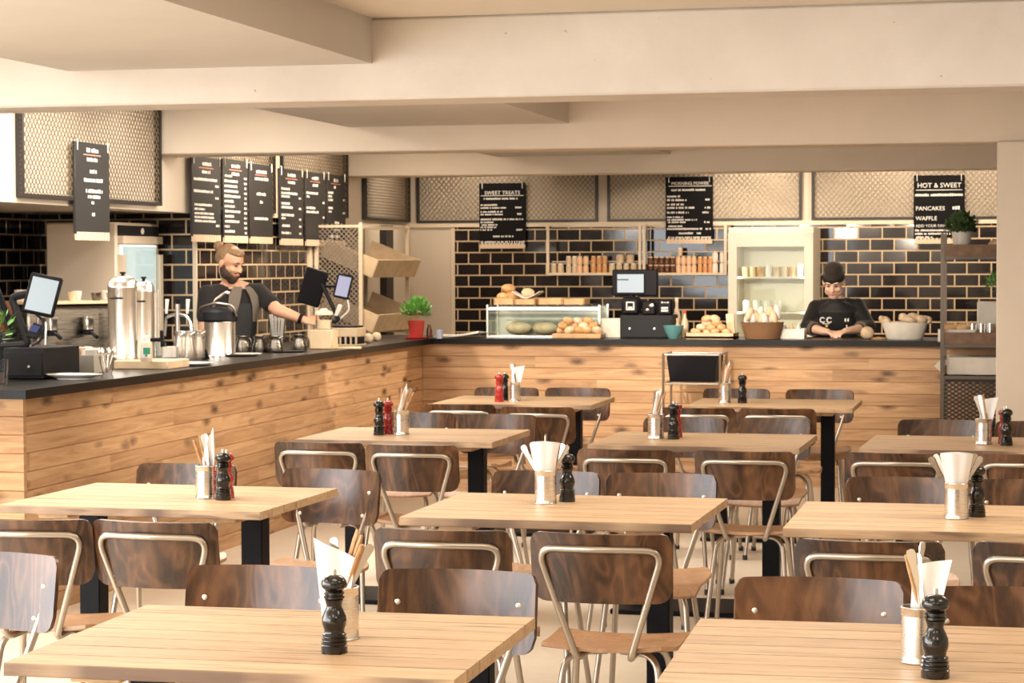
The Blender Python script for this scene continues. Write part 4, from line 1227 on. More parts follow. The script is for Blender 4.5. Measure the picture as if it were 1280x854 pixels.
for k, (px, py, r, w) in enumerate(((452, 428, .034, 'left'), (460, 429, .036, 'front'), (468, 427, .034, 'right'))):
    mb = MB(); mb.ball((0, 0, r * .94), (r, r, r * .94), 16, 10); q = top(px, py); one('fruit', w + ' one of three pale round fruits below the crate shelf', 'fruit', mb, M['roll'], q + Vector((0, .05 * (k != 1), 0)), 0, 'pale round fruits')
mb = MB(); mb.lathe([(0, 0), (.05, 0), (.056, .04), (.052, .04), (.046, .006), (0, .006)], 18); q = top(440, 432); one('steel_dish', 'small grey dish between the slotted crate and the round fruits', 'dish', mb, M['tin'], q + Vector((0, .06, 0)))
mb = MB(); mb.box((0, 0, .006), (.22, .12, .012), .003); q = top(425, 436); one('serving_board', 'thin pale board in front of the slotted crate', 'board', mb, M['palewood'], q + Vector((.02, .02, 0)), .35)

# ------------------------------------------------------------------ coffee niche
BZ = .91
p = atY(100, 430, 11.3); t = thing('espresso_machine', 'chrome espresso machine with cups on top in the niche', 'coffee machine', (-5.88, 12.86, BZ), -.6)
mb = MB(); mb.box((0, 0, .06), (.46, .80, .10), .01); mb.build('drip_base', M['stainless'], t)
mb = MB(); mb.box((-.06, 0, .26), (.30, .80, .32), .015); mb.build('body', M['greyjug'], t)
mb = MB(); mb.box((.0, 0, .43), (.46, .84, .02), .004); cr = mb.build('cup_shelf', M['palewood'], t)
mb = MB()
for y in (-.40, .40): mb.tube([(.21, y, .11), (.21, y, .42)], .008, 6)
mb.build('shelf_posts', M['stainless'], t)
for y in (-.26, 0, .26):
    mb = MB(); mb.lathe([(.035, 0), (.035, .05), (.04, .06), (.04, .08), (0, .08)], 16, (.14, y, .26)); gh = mb.build('group_head', M['stainless'], t)
    mb = MB(); mb.lathe([(.0, .225), (.03, .225), (.034, .26), (0, .26)], 14, (.14, y, 0)); mb.tube([(.165, y, .243), (.23, y - .02, .235), (.32, y - .05, .215)], [.009, .012, .013], 8); mb.build('portafilter', M['blackplastic'], gh)
for y in (-.36, .36):
    mb = MB(); mb.tube(fillet([(.12, y, .33), (.24, y, .33), (.26, y - .02, .14)], .03), .006, 6); mb.build('steam_wand', M['stainless'], t)
k = 0
for (x, y, r, h, mt) in ((-.1, -.34, .04, .07, 'cream'), (.1, -.36, .035, .13, 'palewood'), (.12, -.24, .036, .06, 'white'), (-.02, -.2, .04, .10, 'greyjug'), (.12, -.1, .034, .055, 'palewood'), (.0, .0, .036, .06, 'white'), (.14, .06, .034, .05, 'greyjug'), (.1, .2, .04, .05, 'cream'), (-.05, .25, .036, .06, 'white')):
    k += 1; mb = MB(); mb.lathe([(0, 0), (r * .72, 0), (r, h), (r * .92, h), (r * .66, .005), (0, .005)], 14)
    one('cup', 'cup standing on top of the espresso machine', 'cup', mb, M[mt], (-5.88 + x * math.cos(.6) + y * math.sin(.6), 12.86 - x * math.sin(.6) + y * math.cos(.6), BZ + .44), 0, 'cups on the espresso machine')
p = atY(66, 368, 10.7); t = thing('coffee_grinder', 'black coffee grinder beside the espresso machine, behind the till', 'grinder', (-5.76, 11.55, BZ))
mb = MB(); mb.box((0, 0, .14), (.16, .2, .28), .015); mb.build('body', M['blackplastic'], t)
mb = MB(); mb.lathe([(.04, .28), (.085, .42), (.085, .45), (.0, .46)], 18); mb.build('hopper', M['brownjar'], t)
mb = MB(); mb.box((.12, 0, .10), (.08, .05, .03), .005); mb.build('fork_rest', M['stainless'], t)
for k, (x, y, w) in enumerate(((-5.74, 12.02, 'left'), (-5.70, 12.2, 'right'))):
    mb = MB(); mb.lathe([(0, 0), (.04, 0), (.045, .11), (.04, .14), (.012, .17), (.012, .2), (0, .2)], 14); one('syrup_bottle', w + ' of two dark bottles at the end of the espresso machine', 'bottle', mb, M['brownjar'], (x, y, BZ), 0, 'bottles by the espresso machine')

# cream fridge with a lit glass door, end of the niche
a, b = atY(58, 400, 13.42), atY(146, 400, 13.42); zt = atY(100, 278, 13.42).z
fx0, fx1 = a.x, b.x; fw = fx1 - fx0
yb2 = atX(199, 400, fx1).y
t = thing('drinks_cabinet', 'tall cream drinks cabinet with a lit door at the niche end', 'fridge', ((fx0 + fx1) / 2, (13.42 + yb2) / 2, 0))
dpt = yb2 - 13.42
mb = MB(); mb.box((0, 0, zt / 2), (fw, dpt, zt), .012)
mb.build('cabinet_body', M['cream'], t)
mb = MB(); mb.box((fw / 2 + .006, 0, zt - .055), (.012, dpt * .94, .07), .002); sgn = mb.build('header_strip', M['greyplastic'], t)
mb = MB(); mb.ball((fw / 2 + .014, .05, zt - .055), (.004, .03, .022), 10, 6); mb.build('badge', M['paper'], sgn)
mb = MB()
for (y, z, sy, sz) in ((-dpt * .44, .80, .05, 1.76), (dpt * .44, .80, .05, 1.76), (0, zt - .115, dpt * .94, .05), (0, .1, dpt * .94, .1)): mb.box((fw / 2 + .02, y, z if sz > 1 else z), (.04, sy, sz if sz < 1 else zt - .17))
dr = mb.build('door', M['cream'], t)
mb = MB(); mb.box((fw / 2 + .022, 0, (zt - .14 + .12) / 2), (.008, dpt * .82, zt - .30)); mb.build('door_pane', M['caseglass'], dr)
mb = MB(); mb.box((fw / 2 + .004, 0, (zt - .14 + .12) / 2), (.006, dpt * .84, zt - .28)); mb.build('lit_interior', M['lit'], t)
mb = MB(); mb.box((fw / 2 + .05, -dpt * .36, 1.35), (.02, .025, .3), .006); mb.build('handle', M['fridgewhite'], dr)

# white beer-style taps behind the jugs
t = thing('tap_column', 'white and chrome water taps behind the steel jugs', 'tap', (-5.15, 12.9, BZ))
q0 = Vector((-5.15, 12.9, BZ))
q = atY(221, 400, 12.9); t.location = (q.x, 12.9, TOPZ - .1)
zz = TOPZ - .1
def lt(px, py): w = atY(px, py, 12.9); return Vector((w.x - q.x, 0, w.z - zz))
mb = MB(); mb.tube([lt(222, 470), lt(222, 380)], .016, 10); mb.tube(fillet([lt(206, 420), lt(208, 396), lt(222, 392), lt(236, 396), lt(240, 420)], .03), .010, 8); mb.build('column', M['stainless'], t)
for px in (208, 222, 234):
    mb = MB(); mb.tube([lt(px, 392), lt(px + 1, 374)], [.009, .014], 8); mb.build('tap_handle', M['white'] if px != 222 else M['blackplastic'], t)

# ------------------------------------------------------------------ crate shelf against the bar wall
t = thing('crate_shelf', 'steel mesh shelf unit with slanted pale crates by the far till', 'shelf', (XB, 16.75, 0))
SX = .40; SY = 1.35; ZT = 1.90
for (x, y) in ((SX, 0), (SX, SY), (.03, 0), (.03, SY)):
    mb = MB(); mb.box((x, y, ZT / 2), (.03, .03, ZT)); mb.build('post', M['postpaint'], t)
mb = MB()
for y in (0, SY):
    for z in (.5, 1.0, ZT - .02): mb.box((SX / 2, y, z), (SX, .02, .02))
for z in (.5, ZT - .02): mb.box((SX, SY / 2, z), (.02, SY, .02))
mb.box((SX, 0, 1.2), (.02, .02, 1.42)); mb.box((SX, SY, 1.2), (.02, .02, 1.42)); mb.build('rails', M['postpaint'], t)
mb = MB(); p_ = .04
for s, y in ((1, .004), (-1, -.004)):
    for k in range(-40, 42):
        x0 = k * p_; za, zb = .5, ZT
        pts = []
        # line x = x0 + s*(z-za)
        lo = max(za, za + (0 - x0) / s if s > 0 else za + (SX - x0) / s); hi = min(zb, za + (SX - x0) / s if s > 0 else za + (0 - x0) / s)
        if hi - lo < .03: continue
        A = Vector((x0 + s * (lo - za), y, lo)); B = Vector((x0 + s * (hi - za), y, hi)); d = B - A
        mb.box((A + B) / 2, (d.length, .003, .008), rot=Matrix.Rotation(-math.atan2(d.z, d.x), 3, 'Y'))
mb.build('side_mesh', M['greymesh'], t)
mb = MB(); mb.box((.02, SY / 2, 1.0), (.01, SY, 1.75)); mb.build('back_panel', M['greymesh'], t)
for z, w in ((1.56, 'upper'), (1.12, 'lower')):
    mb = MB(); R_ = Matrix.Rotation(math.radians(22), 3, 'Y')
    for c, s in (((.0, 0, 0), (.46, SY - .1, .014)), ((.23, 0, .07), (.014, SY - .1, .15)), ((0, -(SY - .1) / 2, .07), (.46, .014, .15)), ((0, (SY - .1) / 2, .07), (.46, .014, .15))):
        mb.box(R_ @ Vector(c), s, 0, rot=R_)
    one('slanted_crate', w + ' slanted pale crate on the mesh shelf unit', 'crate', mb, M['palewood'], (XB + .26, 16.75 + SY / 2, z), 0, 'slanted crates')


# ------------------------------------------------------------------ back wall: shelves with jars, glass-door fridge
YS = YW - .22
def wall_shelf(px0, px1, ysh, label):
    a, b = atY(px0, ysh, YS), atY(px1, ysh, YS); w = b.x - a.x; z = a.z
    t = thing('hanging_shelf', label, 'shelf', (a.x, YS, z), 0, 'hanging shelves on the tiles')
    mb = MB(); mb.box((w / 2, .09, -.012), (w, .24, .024), .003); mb.build('shelf_board', M['postpaint'], t)
    for x in (.012, w - .012):
        mb = MB(); mb.box((x, -.02, (1.93 - z) / 2), (.024, .024, 1.93 - z)); mb.build('hanger', M['postpaint'], t)
    mb = MB(); mb.box((w / 2, .205, .10), (w, .012, .012)); mb.box((w / 2, .205, .42), (w, .012, .012)); mb.build('back_rail', M['postpaint'], t)
    return a, w, z


def jar(kind, x, y, z, R, H, label, group):
    t = thing('jar', label, 'jar', (x, y, z), 0, group)
    mb = MB(); mb.lathe([(0, 0), (R * .95, 0), (R, .006), (R, H * .74), (R * .8, H * .84), (0, H * .84)], 14); mb.build('jar_body', M[kind], t)
    mb = MB(); mb.lathe([(R * .84, H * .83), (R * .84, H), (0, H)], 14); mb.build('lid', M['beigejar'] if kind != 'beigejar' else M['white'], t)
a, w, z = wall_shelf(684, 802, 341, 'left hanging shelf of preserves over the glass cake case')
def jars(px, n, rows, kind, label, group, step, R, H, yoff=.07):
    for k in range(n):
        for r in range(rows):
            q = atY(px + k * step, 341, YS + yoff); jar(kind, q.x, YS + yoff, z + r * (H + .001), R, H, label, group)
jars(692, 2, 1, 'beigejar', 'squat cream jar at the left end of the left shelf', 'cream jars, left shelf end', 9, .030, .085)
jars(711, 2, 2, 'beigejar', 'cream jar in the two-high stack on the left shelf', 'cream jars, left shelf stack', 7.5, .026, .075)
jars(725, 2, 2, 'peach', 'peach jar in the two-high stack on the left shelf', 'peach jars, left shelf', 7.5, .026, .075)
jars(742, 3, 2, 'amber', 'amber jar stacked on the left shelf, right of the peach jars', 'amber jars, left shelf', 7, .024, .075)
jars(765, 4, 1, 'beigejar', 'cream jar at the right end of the left shelf', 'cream jars, left shelf right end', 9, .029, .085)
for k in range(2):
    q = atY(775 + k * 13, 341, YS + .07); mb = MB(); mb.lathe([(0, 0), (.035, 0), (.036, .06), (.03, .075), (0, .078)], 14)
    one('paper_tub', ('left' if k == 0 else 'right') + ' tub set on top of the cream jars, left shelf', 'tub', mb, M['roll'], (q.x, YS + .07, z + .086), 0, 'tubs on the left shelf')
a, w, z = wall_shelf(804, 909, 341, 'right hanging shelf of preserves behind the back till')
jars(813, 5, 2, 'brownjar', 'brown jar with pale lid at the left of the right shelf', 'brown jars, right shelf', 7, .024, .072)
jars(848, 4, 2, 'peach', 'peach jar in the middle of the right shelf', 'peach jars, right shelf', 6.5, .023, .075)
q = atY(850, 341, YS + .07); jar('peach', q.x, YS + .07, z + .152, .023, .075, 'single peach jar on top of the others, right shelf', None) if False else None
jar('beigejar', q.x, YS + .07, z + .152, .023, .07, 'single cream jar topping the peach jars on the right shelf', 'jar on top')
jars(875, 3, 2, 'amber', 'amber jar right of the peach jars, right shelf', 'amber jars, right shelf', 6.5, .022, .072)
jars(894, 2, 2, 'white', 'white tub at the right end of the right shelf', 'white tubs, right shelf', 9, .026, .095)

# glass-door fridge
YF = 18.95
a, b = atY(911, 300, YF), atY(1017, 300, YF); zt = atY(960, 284, YF).z; w = b.x - a.x
t = thing('display_fridge', 'tall cream glass-door fridge against the tiled back wall', 'fridge', ((a.x + b.x) / 2, YF, 0))
D = YW - .015 - YF
mb = MB()
for c, s in (((-w / 2 + .03, D / 2, zt / 2), (.06, D, zt)), ((w / 2 - .03, D / 2, zt / 2), (.06, D, zt)), ((0, D / 2, zt - .03), (w - .12, D, .06)), ((0, D / 2, .08), (w - .12, D, .16)), ((0, D - .02, zt / 2), (w - .12, .04, zt - .1))): mb.box(c, s)
mb.build('cabinet', M['fridgewhite'], t)
mb = MB(); b_ = .075
for c, s in (((-w / 2 + b_ / 2, -.025, zt / 2 + .06), (b_, .05, zt - .22)), ((w / 2 - b_ / 2, -.025, zt / 2 + .06), (b_, .05, zt - .22)), ((0, -.025, zt - .11), (w - 2 * b_, .05, .12)), ((0, -.025, .23), (w - 2 * b_, .05, .12))): mb.box(c, s, .002)
dr = mb.build('door', M['fridgewhite'], t)
mb = MB(); mb.box((0, -.02, zt / 2 + .06), (w - 2 * b_, .008, zt - .44)); mb.build('door_pane', M['caseglass'], dr)
mb = MB(); mb.box((0, -.0, zt - .05), (w, .02, .08)); mb.build('header', M['fridgewhite'], t)
mb = MB(); mb.box((0, .05, zt - .10), (w - .2, .03, .03)); mb.build('lamp_strip', M['litwarm'], t)
for _s in (-1, 1): area('fridge_lamp', ((a.x + b.x) / 2 + _s * (w / 2 - .085), YF + .03, zt / 2 + .1), (.03, zt - .5), 2.0, (1, .95, .84), (PI / 2, 0, _s * .5))
SHZ = []
for zsh in (atY(960, 346, YF).z, 1.15, .8, .45):
    mb = MB(); mb.box((0, D / 2 - .02, zsh - .008), (w - .13, D - .12, .016)); mb.build('wire_shelf', M['fridgewhite'], t); SHZ.append(zsh)
fx = (a.x + b.x) / 2
for k in range(8):
    mb = MB(); r = .032; h = .075 + .02 * (k in (3, 7)); mb.lathe([(0, 0), (r * .9, 0), (r, h), (r * 1.05, h), (r * 1.05, h + .01), (0, h + .012)], 14)
    one('food_tub', 'food tub on the top shelf inside the glass-door fridge', 'tub', mb, M[('roll', 'beigejar', 'pastry', 'white')[k % 4]], (fx - w / 2 + .13 + k * (w - .26) / 7, YF + .13, SHZ[0]), 0, 'tubs in the fridge')
for k in range(4):
    mb = MB(); mb.lathe([(0, 0), (.035, 0), (.038, .085), (.03, .10), (0, .10)], 14)
    one('milk_bottle', 'white bottle on the second shelf of the glass-door fridge', 'bottle', mb, M['white'], (fx - w / 2 + .14 + k * .09, YF + .14, SHZ[1]), 0, 'bottles in the fridge')

# ------------------------------------------------------------------ things on the back counter
def tb(px, py=421): return atZ(px, py, TOPZ)
YT = YC + .2        # usual depth of things on the back counter
def tY(px, y=YT): q = atY(px, 420, y); return Vector((q.x, y, TOPZ))
def hz(py, px, y=YT): return atY(px, py, y).z - TOPZ


# potted herb on the corner
q = tb(518, 424); q.y = q.y + .05; t = thing('potted_herb', 'bright green herb in a red pot at the counter corner', 'plant', q)
H = atY(518, 401, q.y).z - TOPZ
mb = MB(); mb.lathe([(0, 0), (.045, 0), (.062, H), (.056, H), (.053, H - .012), (0, H - .012)], 20); mb.build('pot', M['redpot'], t)
mb = MB(); mb.lathe([(0, 0), (.075, 0), (.085, .012), (.08, .012), (.07, .004), (0, .004)], 20, (0, 0, 0)); mb.build('saucer', M['redpot'], t)
foliage(t, (0, 0, H + .055), .105, 420, .042, M['leafy'], squash=.95)
q = tb(531, 424); mb = MB(); mb.lathe([(0, 0), (.02, 0), (.022, .06), (.012, .085), (.012, .1), (0, .1)], 12); one('sauce_bottle', 'small dark bottle right of the red pot', 'bottle', mb, M['brownjar'], q + Vector((.0, .12, 0)))
mb = MB(); mb.lathe([(0, 0), (.025, 0), (.03, .065), (.027, .065), (.022, .005), (0, .005)], 14); one('blue_cup', 'small pale blue cup right of the dark bottle', 'cup', mb, plain('pale_blue', (.45, .5, .68), .4), q + Vector((.075, .12, 0)))
# folded cloth
q = tY(575, YT - .05)
mb = MB(); mb.sheet(lambda u, v: Vector(((u - .5) * .34, (v - .5) * .24, .010 + .035 * u * u * (1 - .3 * v))), 10, 4, .014); one('folded_cloth', 'folded cream cloth left of the glass cake case', 'cloth', mb, M['cloth'], (q.x, q.y, TOPZ))
# glass case
x0, x1 = tY(608, YT).x, tY(750, YT).x; hC = hz(381, 680); w = x1 - x0; dC = .34
t = thing('cake_case', 'low glass cake case with a lit top edge on the back counter', 'display case', ((x0 + x1) / 2, YT + dC / 2, TOPZ))
mb = MB(); mb.box((0, 0, .008), (w, dC, .016), .002); mb.build('case_base', M['stainless'], t)
mb = MB(); mb.box((0, -dC / 2 + .003, hC / 2), (w, .006, hC - .04)); mb.build('front_pane', M['caseglass'], t)
for s in (-1, 1):
    mb = MB(); mb.box((s * (w / 2 - .003), 0, hC / 2), (.006, dC - .02, hC - .04)); mb.build('side_pane', M['caseglass'], t)
mb = MB(); mb.box((0, 0, hC - .005), (w, dC, .010), .001); mb.build('top_pane', M['caseglass'], t)
mb = MB(); mb.box((0, -dC / 2 + .02, hC - .03), (w - .03, .03, .022), .004); mb.build('lamp_strip', M['litwarm'], t)
mb = MB()
for x in (-w / 2 + .006, w / 2 - .006):
    for y in (-dC / 2 + .008, dC / 2 - .008): mb.box((x, y, hC / 2), (.012, .012, hC))
mb.build('corner_post', M['stainless'], t)
mb = MB(); mb.box((.05, .0, hC * .52), (w * .8, dC * .7, .008)); mb.build('inner_shelf', M['caseglass'], t)
mb = MB(); mb.box((0, dC / 2 - .006, hC / 2), (w - .03, .006, hC - .03)); mb.build('rear_door', M['white'], t)
cx, cyc = (x0 + x1) / 2, YT + dC / 2
for k, dx in enumerate((-.22, -.02)):
    mb = MB(); mb.ball((0, 0, 0), (.10, .08, .05), 16, 10); one('bread_loaf', ('left' if k == 0 else 'right') + ' round loaf inside the glass cake case', 'bread', mb, M['roll'], (cx + dx, cyc, TOPZ + .066), 0, 'loaves in the cake case')
ZC = TOPZ + hC
# on top of the case
def traybox(name, label, px0, px1, h, mat, y=YT + .15, z=None, d=.2, cat='tray'):
    a, b = atY(px0, 380, y), atY(px1, 380, y); mb = MB(); w = b.x - a.x
    for c, s in (((0, -d / 2, h / 2), (w, .008, h)), ((0, d / 2, h / 2), (w, .008, h)), ((-w / 2, 0, h / 2), (.008, d + .008, h)), ((w / 2, 0, h / 2), (.008, d + .008, h)), ((0, 0, .004), (w, d, .008))): mb.box(c, s)
    one(name, label, cat, mb, mat, ((a.x + b.x) / 2, y, ZC if z is None else z), 0)
    return (a.x + b.x) / 2, y
bx, by = traybox('wooden_tray', 'wooden tray of loaves, leftmost on the cake case', 622, 646, .045, M['board_wood'])
for k, (dx, dz, r) in enumerate(((-.03, .065, .05), (.03, .07, .052), (.01, .13, .045))):
    mb = MB(); mb.ball((0, 0, 0), (r, r * 1.2, r * .72), 14, 9); one('crusty_roll', 'crusty brown roll piled in the leftmost tray on the cake case', 'bread', mb, M['bread'], (bx + dx, by, ZC + dz - .012), k, 'rolls in the leftmost tray')
bx, by = traybox('paper_lined_box', 'wooden box with paper edges, second on the cake case', 648, 672, .04, M['board_wood'])
mb = MB(); mb.sheet(lambda u, v: Vector(((u - .5) * .21, (v - .5) * .16, .045 + .05 * abs(u * 2 - 1) ** 1.5 + .006 * math.sin(v * 12))), 10, 6, .003); one('wrapping_paper', 'creased white paper lining the second box', 'paper', mb, M['paper'], (bx, by, ZC))
mb = MB(); mb.ball((0, 0, .085), (.05, .05, .035), 12, 8); one('small_loaf', 'small loaf in the paper-lined box on the cake case', 'bread', mb, M['roll'], (bx, by, ZC))
traybox('wooden_tray', 'empty wooden tray, third on the cake case', 677, 706, .045, M['board_wood'])
bx, by = traybox('wooden_tray', 'short wooden tray, rightmost on the cake case', 708, 733, .042, M['board_wood'])
# pastries on a board, in front of the case
q0, q1 = tY(693, YT - .10), tY(754, YT - .10); pw = q1.x - q0.x; px_ = (q0.x + q1.x) / 2
mb = MB(); mb.box((0, 0, .018), (pw, .18, .036), .006); one('pastry_board', 'thick wooden board of pastries before the cake case', 'board', mb, M['board_wood'], (px_, YT - .10, TOPZ), 0)
def make_heap(cx_, cy__, z0, w, d, n, r, mats, name, label, cat, group, seed, flat=.7, layers=3):
    R = random.Random(seed); k = 0; L = 0; proto = {}
    while k < n:
        m = max(2, int((n - 0) / (layers + .6) * (1 - L * .22) + .5))
        for i in range(m):
            if k >= n: break
            mt = mats[k % len(mats)]; x = (-.5 + (i + .5) / m) * w * (1 - .2 * L) + R.uniform(-.01, .01); y = R.uniform(-.5, .5) * d * (1 - .3 * L) * .6
            loc = (cx_ + x, cy__ + y, z0 + r * flat * (1 + 1.25 * L)); rot = (R.uniform(-.35, .35), R.uniform(-.35, .35), R.uniform(0, 6))
            if mt not in proto:
                mb = MB(); mb.ball((0, 0, 0), (r * 1.12, r * .9, r * flat), 14, 9); o = one(name, label, cat, mb, M[mt], loc, 0, group); proto[mt] = o
            else:
                o = proto[mt].copy(); COL.objects.link(o); o.location = loc
            o.rotation_euler = rot; k += 1
        L += 1
make_heap(px_, YT - .10, TOPZ + .034, pw * .95, .14, 12, .038, ('pastry', 'roll', 'bread'), 'pastry', 'golden pastry heaped on the thick board', 'pastry', 'pastries on the thick board', 5, layers=2)
# white box behind
q0, q1 = tY(752, YT + .12), tY(778, YT + .12); mb = MB(); mb.box((0, 0, .07), (q1.x - q0.x, .12, .14), .004); one('carton', 'plain cream carton left of the back till', 'box', mb, M['cloth'], ((q0.x + q1.x) / 2, YT + .12, TOPZ))
# back till
a, b = tY(775), tY(841); w = b.x - a.x; hB = hz(394, 808)
t = thing('cash_drawer', 'black cash drawer under the till on the back counter', 'cash drawer', ((a.x + b.x) / 2, YT + .18, TOPZ))
mb = MB(); mb.box((0, 0, hB / 2), (w, .36, hB), .004); mb.build('drawer_case', M['greyplastic'], t)
mb = MB(); mb.box((0, -.183, hB * .45), (w * .94, .008, hB * .8), .002); df = mb.build('drawer_front', M['greyplastic'], t)
for dx in (-.12, .06):
    mb = MB(); mb.lathe([(.007, 0), (.007, .006), (0, .006)], 10, (dx, -.188, hB * .42), M=Matrix.Rotation(PI / 2, 3, 'X')); mb.build('lock', M['bolt'], df)
tz = TOPZ + hB
t = thing('till', 'black till with a white screen on the back counter', 'till', ((a.x + b.x) / 2, YT + .14, tz)); ox = (a.x + b.x) / 2
def lb_(px, py, y=YT + .1): q = atY(px, py, y); return Vector((q.x - ox, y - YT - .14, q.z - tz))
c0, c1 = lb_(763, 337), lb_(820, 370)
mb = MB(); mb.box(((c0.x + c1.x) / 2, .05, (c0.z + c1.z) / 2), (c1.x - c0.x, .05, c0.z - c1.z), .008); hd = mb.build('till_housing', M['blackplastic'], t)
s0, s1 = lb_(767, 342, YT + .06), lb_(803, 368, YT + .06)
mb = MB(); mb.box(((s0.x + s1.x) / 2, .018, (s0.z + s1.z) / 2), (s1.x - s0.x, .012, s0.z - s1.z), .002); ds = mb.build('customer_display', M['blackplastic'], t)
mb = MB(); mb.box(((s0.x + s1.x) / 2 + .002, .010, (s0.z + s1.z) / 2 + .003), ((s1.x - s0.x) * .92, .004, (s0.z - s1.z) * .88)); sc_ = mb.build('display_screen', M['screen'], ds)
mb = MB(); scrib(mb, 0, 0, .085, .011, False); k0 = len(mb.bm.verts)
for v in mb.bm.verts: v.co += Vector((s0.x + .012, .0075, s0.z - .045))
mb.build('screen_text', M['blackplastic'], sc_)
mb = MB(); mb.tube([(((s0.x + s1.x) / 2), .05, 0), (((s0.x + s1.x) / 2), .05, c1.z + .01)], .03, 10); mb.build('stand', M['blackplastic'], t)
g0, g1 = lb_(776, 371, YT - .02), lb_(799, 393, YT - .02)
mb = MB(); mb.box(((g0.x + g1.x) / 2, -.10, (g0.z) / 2 + .0), (g1.x - g0.x, .10, g0.z), .02); cr = mb.build('card_reader', M['blackplastic'], t)
mb = MB(); x_, z_ = (g0.x + g1.x) / 2, g0.z * .5
for c, s in (((0, 0, .026), (.06, .003, .008)), ((0, 0, -.026), (.06, .003, .008)), ((-.026, 0, 0), (.008, .003, .05)), ((.026, 0, 0), (.008, .003, .05)), ((0, 0, -.012), (.03, .003, .012))): mb.box((x_ + c[0], -.1515, z_ + c[2]), s)
mb.build('reader_symbol', M['chalk'], cr)
t2 = []
for (px0, px1, py, nm, lab) in ((802, 820, 376, 'receipt_printer', 'black receipt printer right of the card reader'), (822, 840, 374, 'card_terminal', 'black card terminal at the right end of the back cash drawer')):
    u0, u1 = atY(px0, py, YT + .05), atY(px1, py, YT + .05); hh = u0.z - tz
    tt = thing(nm, lab, 'printer' if 'printer' in nm else 'card terminal', ((u0.x + u1.x) / 2, YT + .10, tz)); wv = u1.x - u0.x
    mb = MB(); mb.box((0, 0, hh / 2), (wv, .12, hh), .012); mb.build('case', M['blackplastic'], tt)
    mb = MB()
    if 'printer' in nm: mb.ball((-.01, -.06, hh * .35), (.016, .006, .012), 10, 6); mb.ball((.02, -.058, hh * .65), (.02, .006, .016), 10, 6)
    else: scrib(mb, 0, 0, .06, .012); [setattr(v, 'co', v.co + Vector((-.03, -.0605, hh * .8))) for v in mb.bm.verts]; k = len(mb.bm.verts); mb.box((0, -.0608, hh * .45), (.05, .003, .012)); mb.box((0, -.0608, hh * .28), (.05, .003, .014))
    mb.build('front_print', M['chalk'] if 'terminal' in nm else M['stainless'], tt)
# bottles, bowl, cup
def bottle(px, y, ytop, R, mat, label, capmat=None):
    q = tY(px, y); H = hz(ytop, px, y); t = thing('bottle', label, 'bottle', q)
    mb = MB(); mb.lathe([(0, 0), (R, 0), (R, H * .5), (R * .8, H * .62), (R * .4, H * .74), (R * .4, H * .9), (0, H * .9)], 14); mb.build('bottle_body', mat, t)
    mb = MB(); mb.lathe([(R * .46, H * .88), (R * .46, H), (0, H)], 12); mb.build('cap', capmat or mat, t)
bottle(846, YT + .26, 372, .03, M['cream'], 'tall cream bottle behind the teal bowl')
bottle(847, YT + .10, 398, .026, M['palewood'], 'short tan bottle between the drawer and the red-capped bottle')
bottle(856, YT + .14, 388, .028, M['beigejar'], 'bottle with a red cap behind the teal bowl', M['redpot'])
q = tY(842, YT - .08); R_ = (tY(855, YT - .08).x - tY(829, YT - .08).x) / 2; H = hz(407, 842, YT - .08)
mb = MB(); mb.lathe([(0, 0), (R_ * .45, 0), (R_ * .5, .008), (R_ * .78, H * .45), (R_, H), (R_ * .95, H), (R_ * .72, H * .45), (R_ * .4, .016), (0, .016)], 26); one('teal_bowl', 'footed teal bowl in front of the back cash drawer', 'bowl', mb, M['teal'], q)
q = tY(856, YT - .05); mb = MB(); mb.lathe([(0, 0), (.024, 0), (.032, .10), (.030, .10), (.022, .006), (0, .006)], 16); one('tumbler', 'clear tumbler between the teal bowl and the pastry tray', 'glass', mb, M['glass'], q)
# pastry tray
q0, q1 = tY(859, YT - .05), tY(921, YT - .05); pw = q1.x - q0.x; px_ = (q0.x + q1.x) / 2
mb = MB(); mb.box((0, 0, .012), (pw, .22, .024), .004)
for s in (-1, 1): mb.box((0, s * .105, .022), (pw, .01, .044)); mb.box((s * (pw / 2 - .005), 0, .022), (.01, .22, .044))
one('pastry_tray', 'shallow wooden tray of pastries right of the teal bowl', 'tray', mb, M['palewood'], (px_, YT - .05, TOPZ))
make_heap(px_, YT - .05, TOPZ + .024, pw * .85, .18, 11, .036, ('pastry', 'roll', 'pastry'), 'bun', 'sugared bun in the shallow wooden tray', 'bun', 'buns in the shallow tray', 9, layers=2)
q = tY(911, YT + .02); H = hz(393, 911, YT); mb = MB(); mb.prism([(-.035, 0), (.045, 0), (.03, H * .5), (.028, H), (-.03, H), (-.025, H * .5)], lambda x, z: Vector((x, -.02, z)), lambda x, z: Vector((x, .02, z))); one('paper_cone', 'folded white paper bag behind the buns', 'paper bag', mb, M['roll'], (q.x, YT + .10, TOPZ))
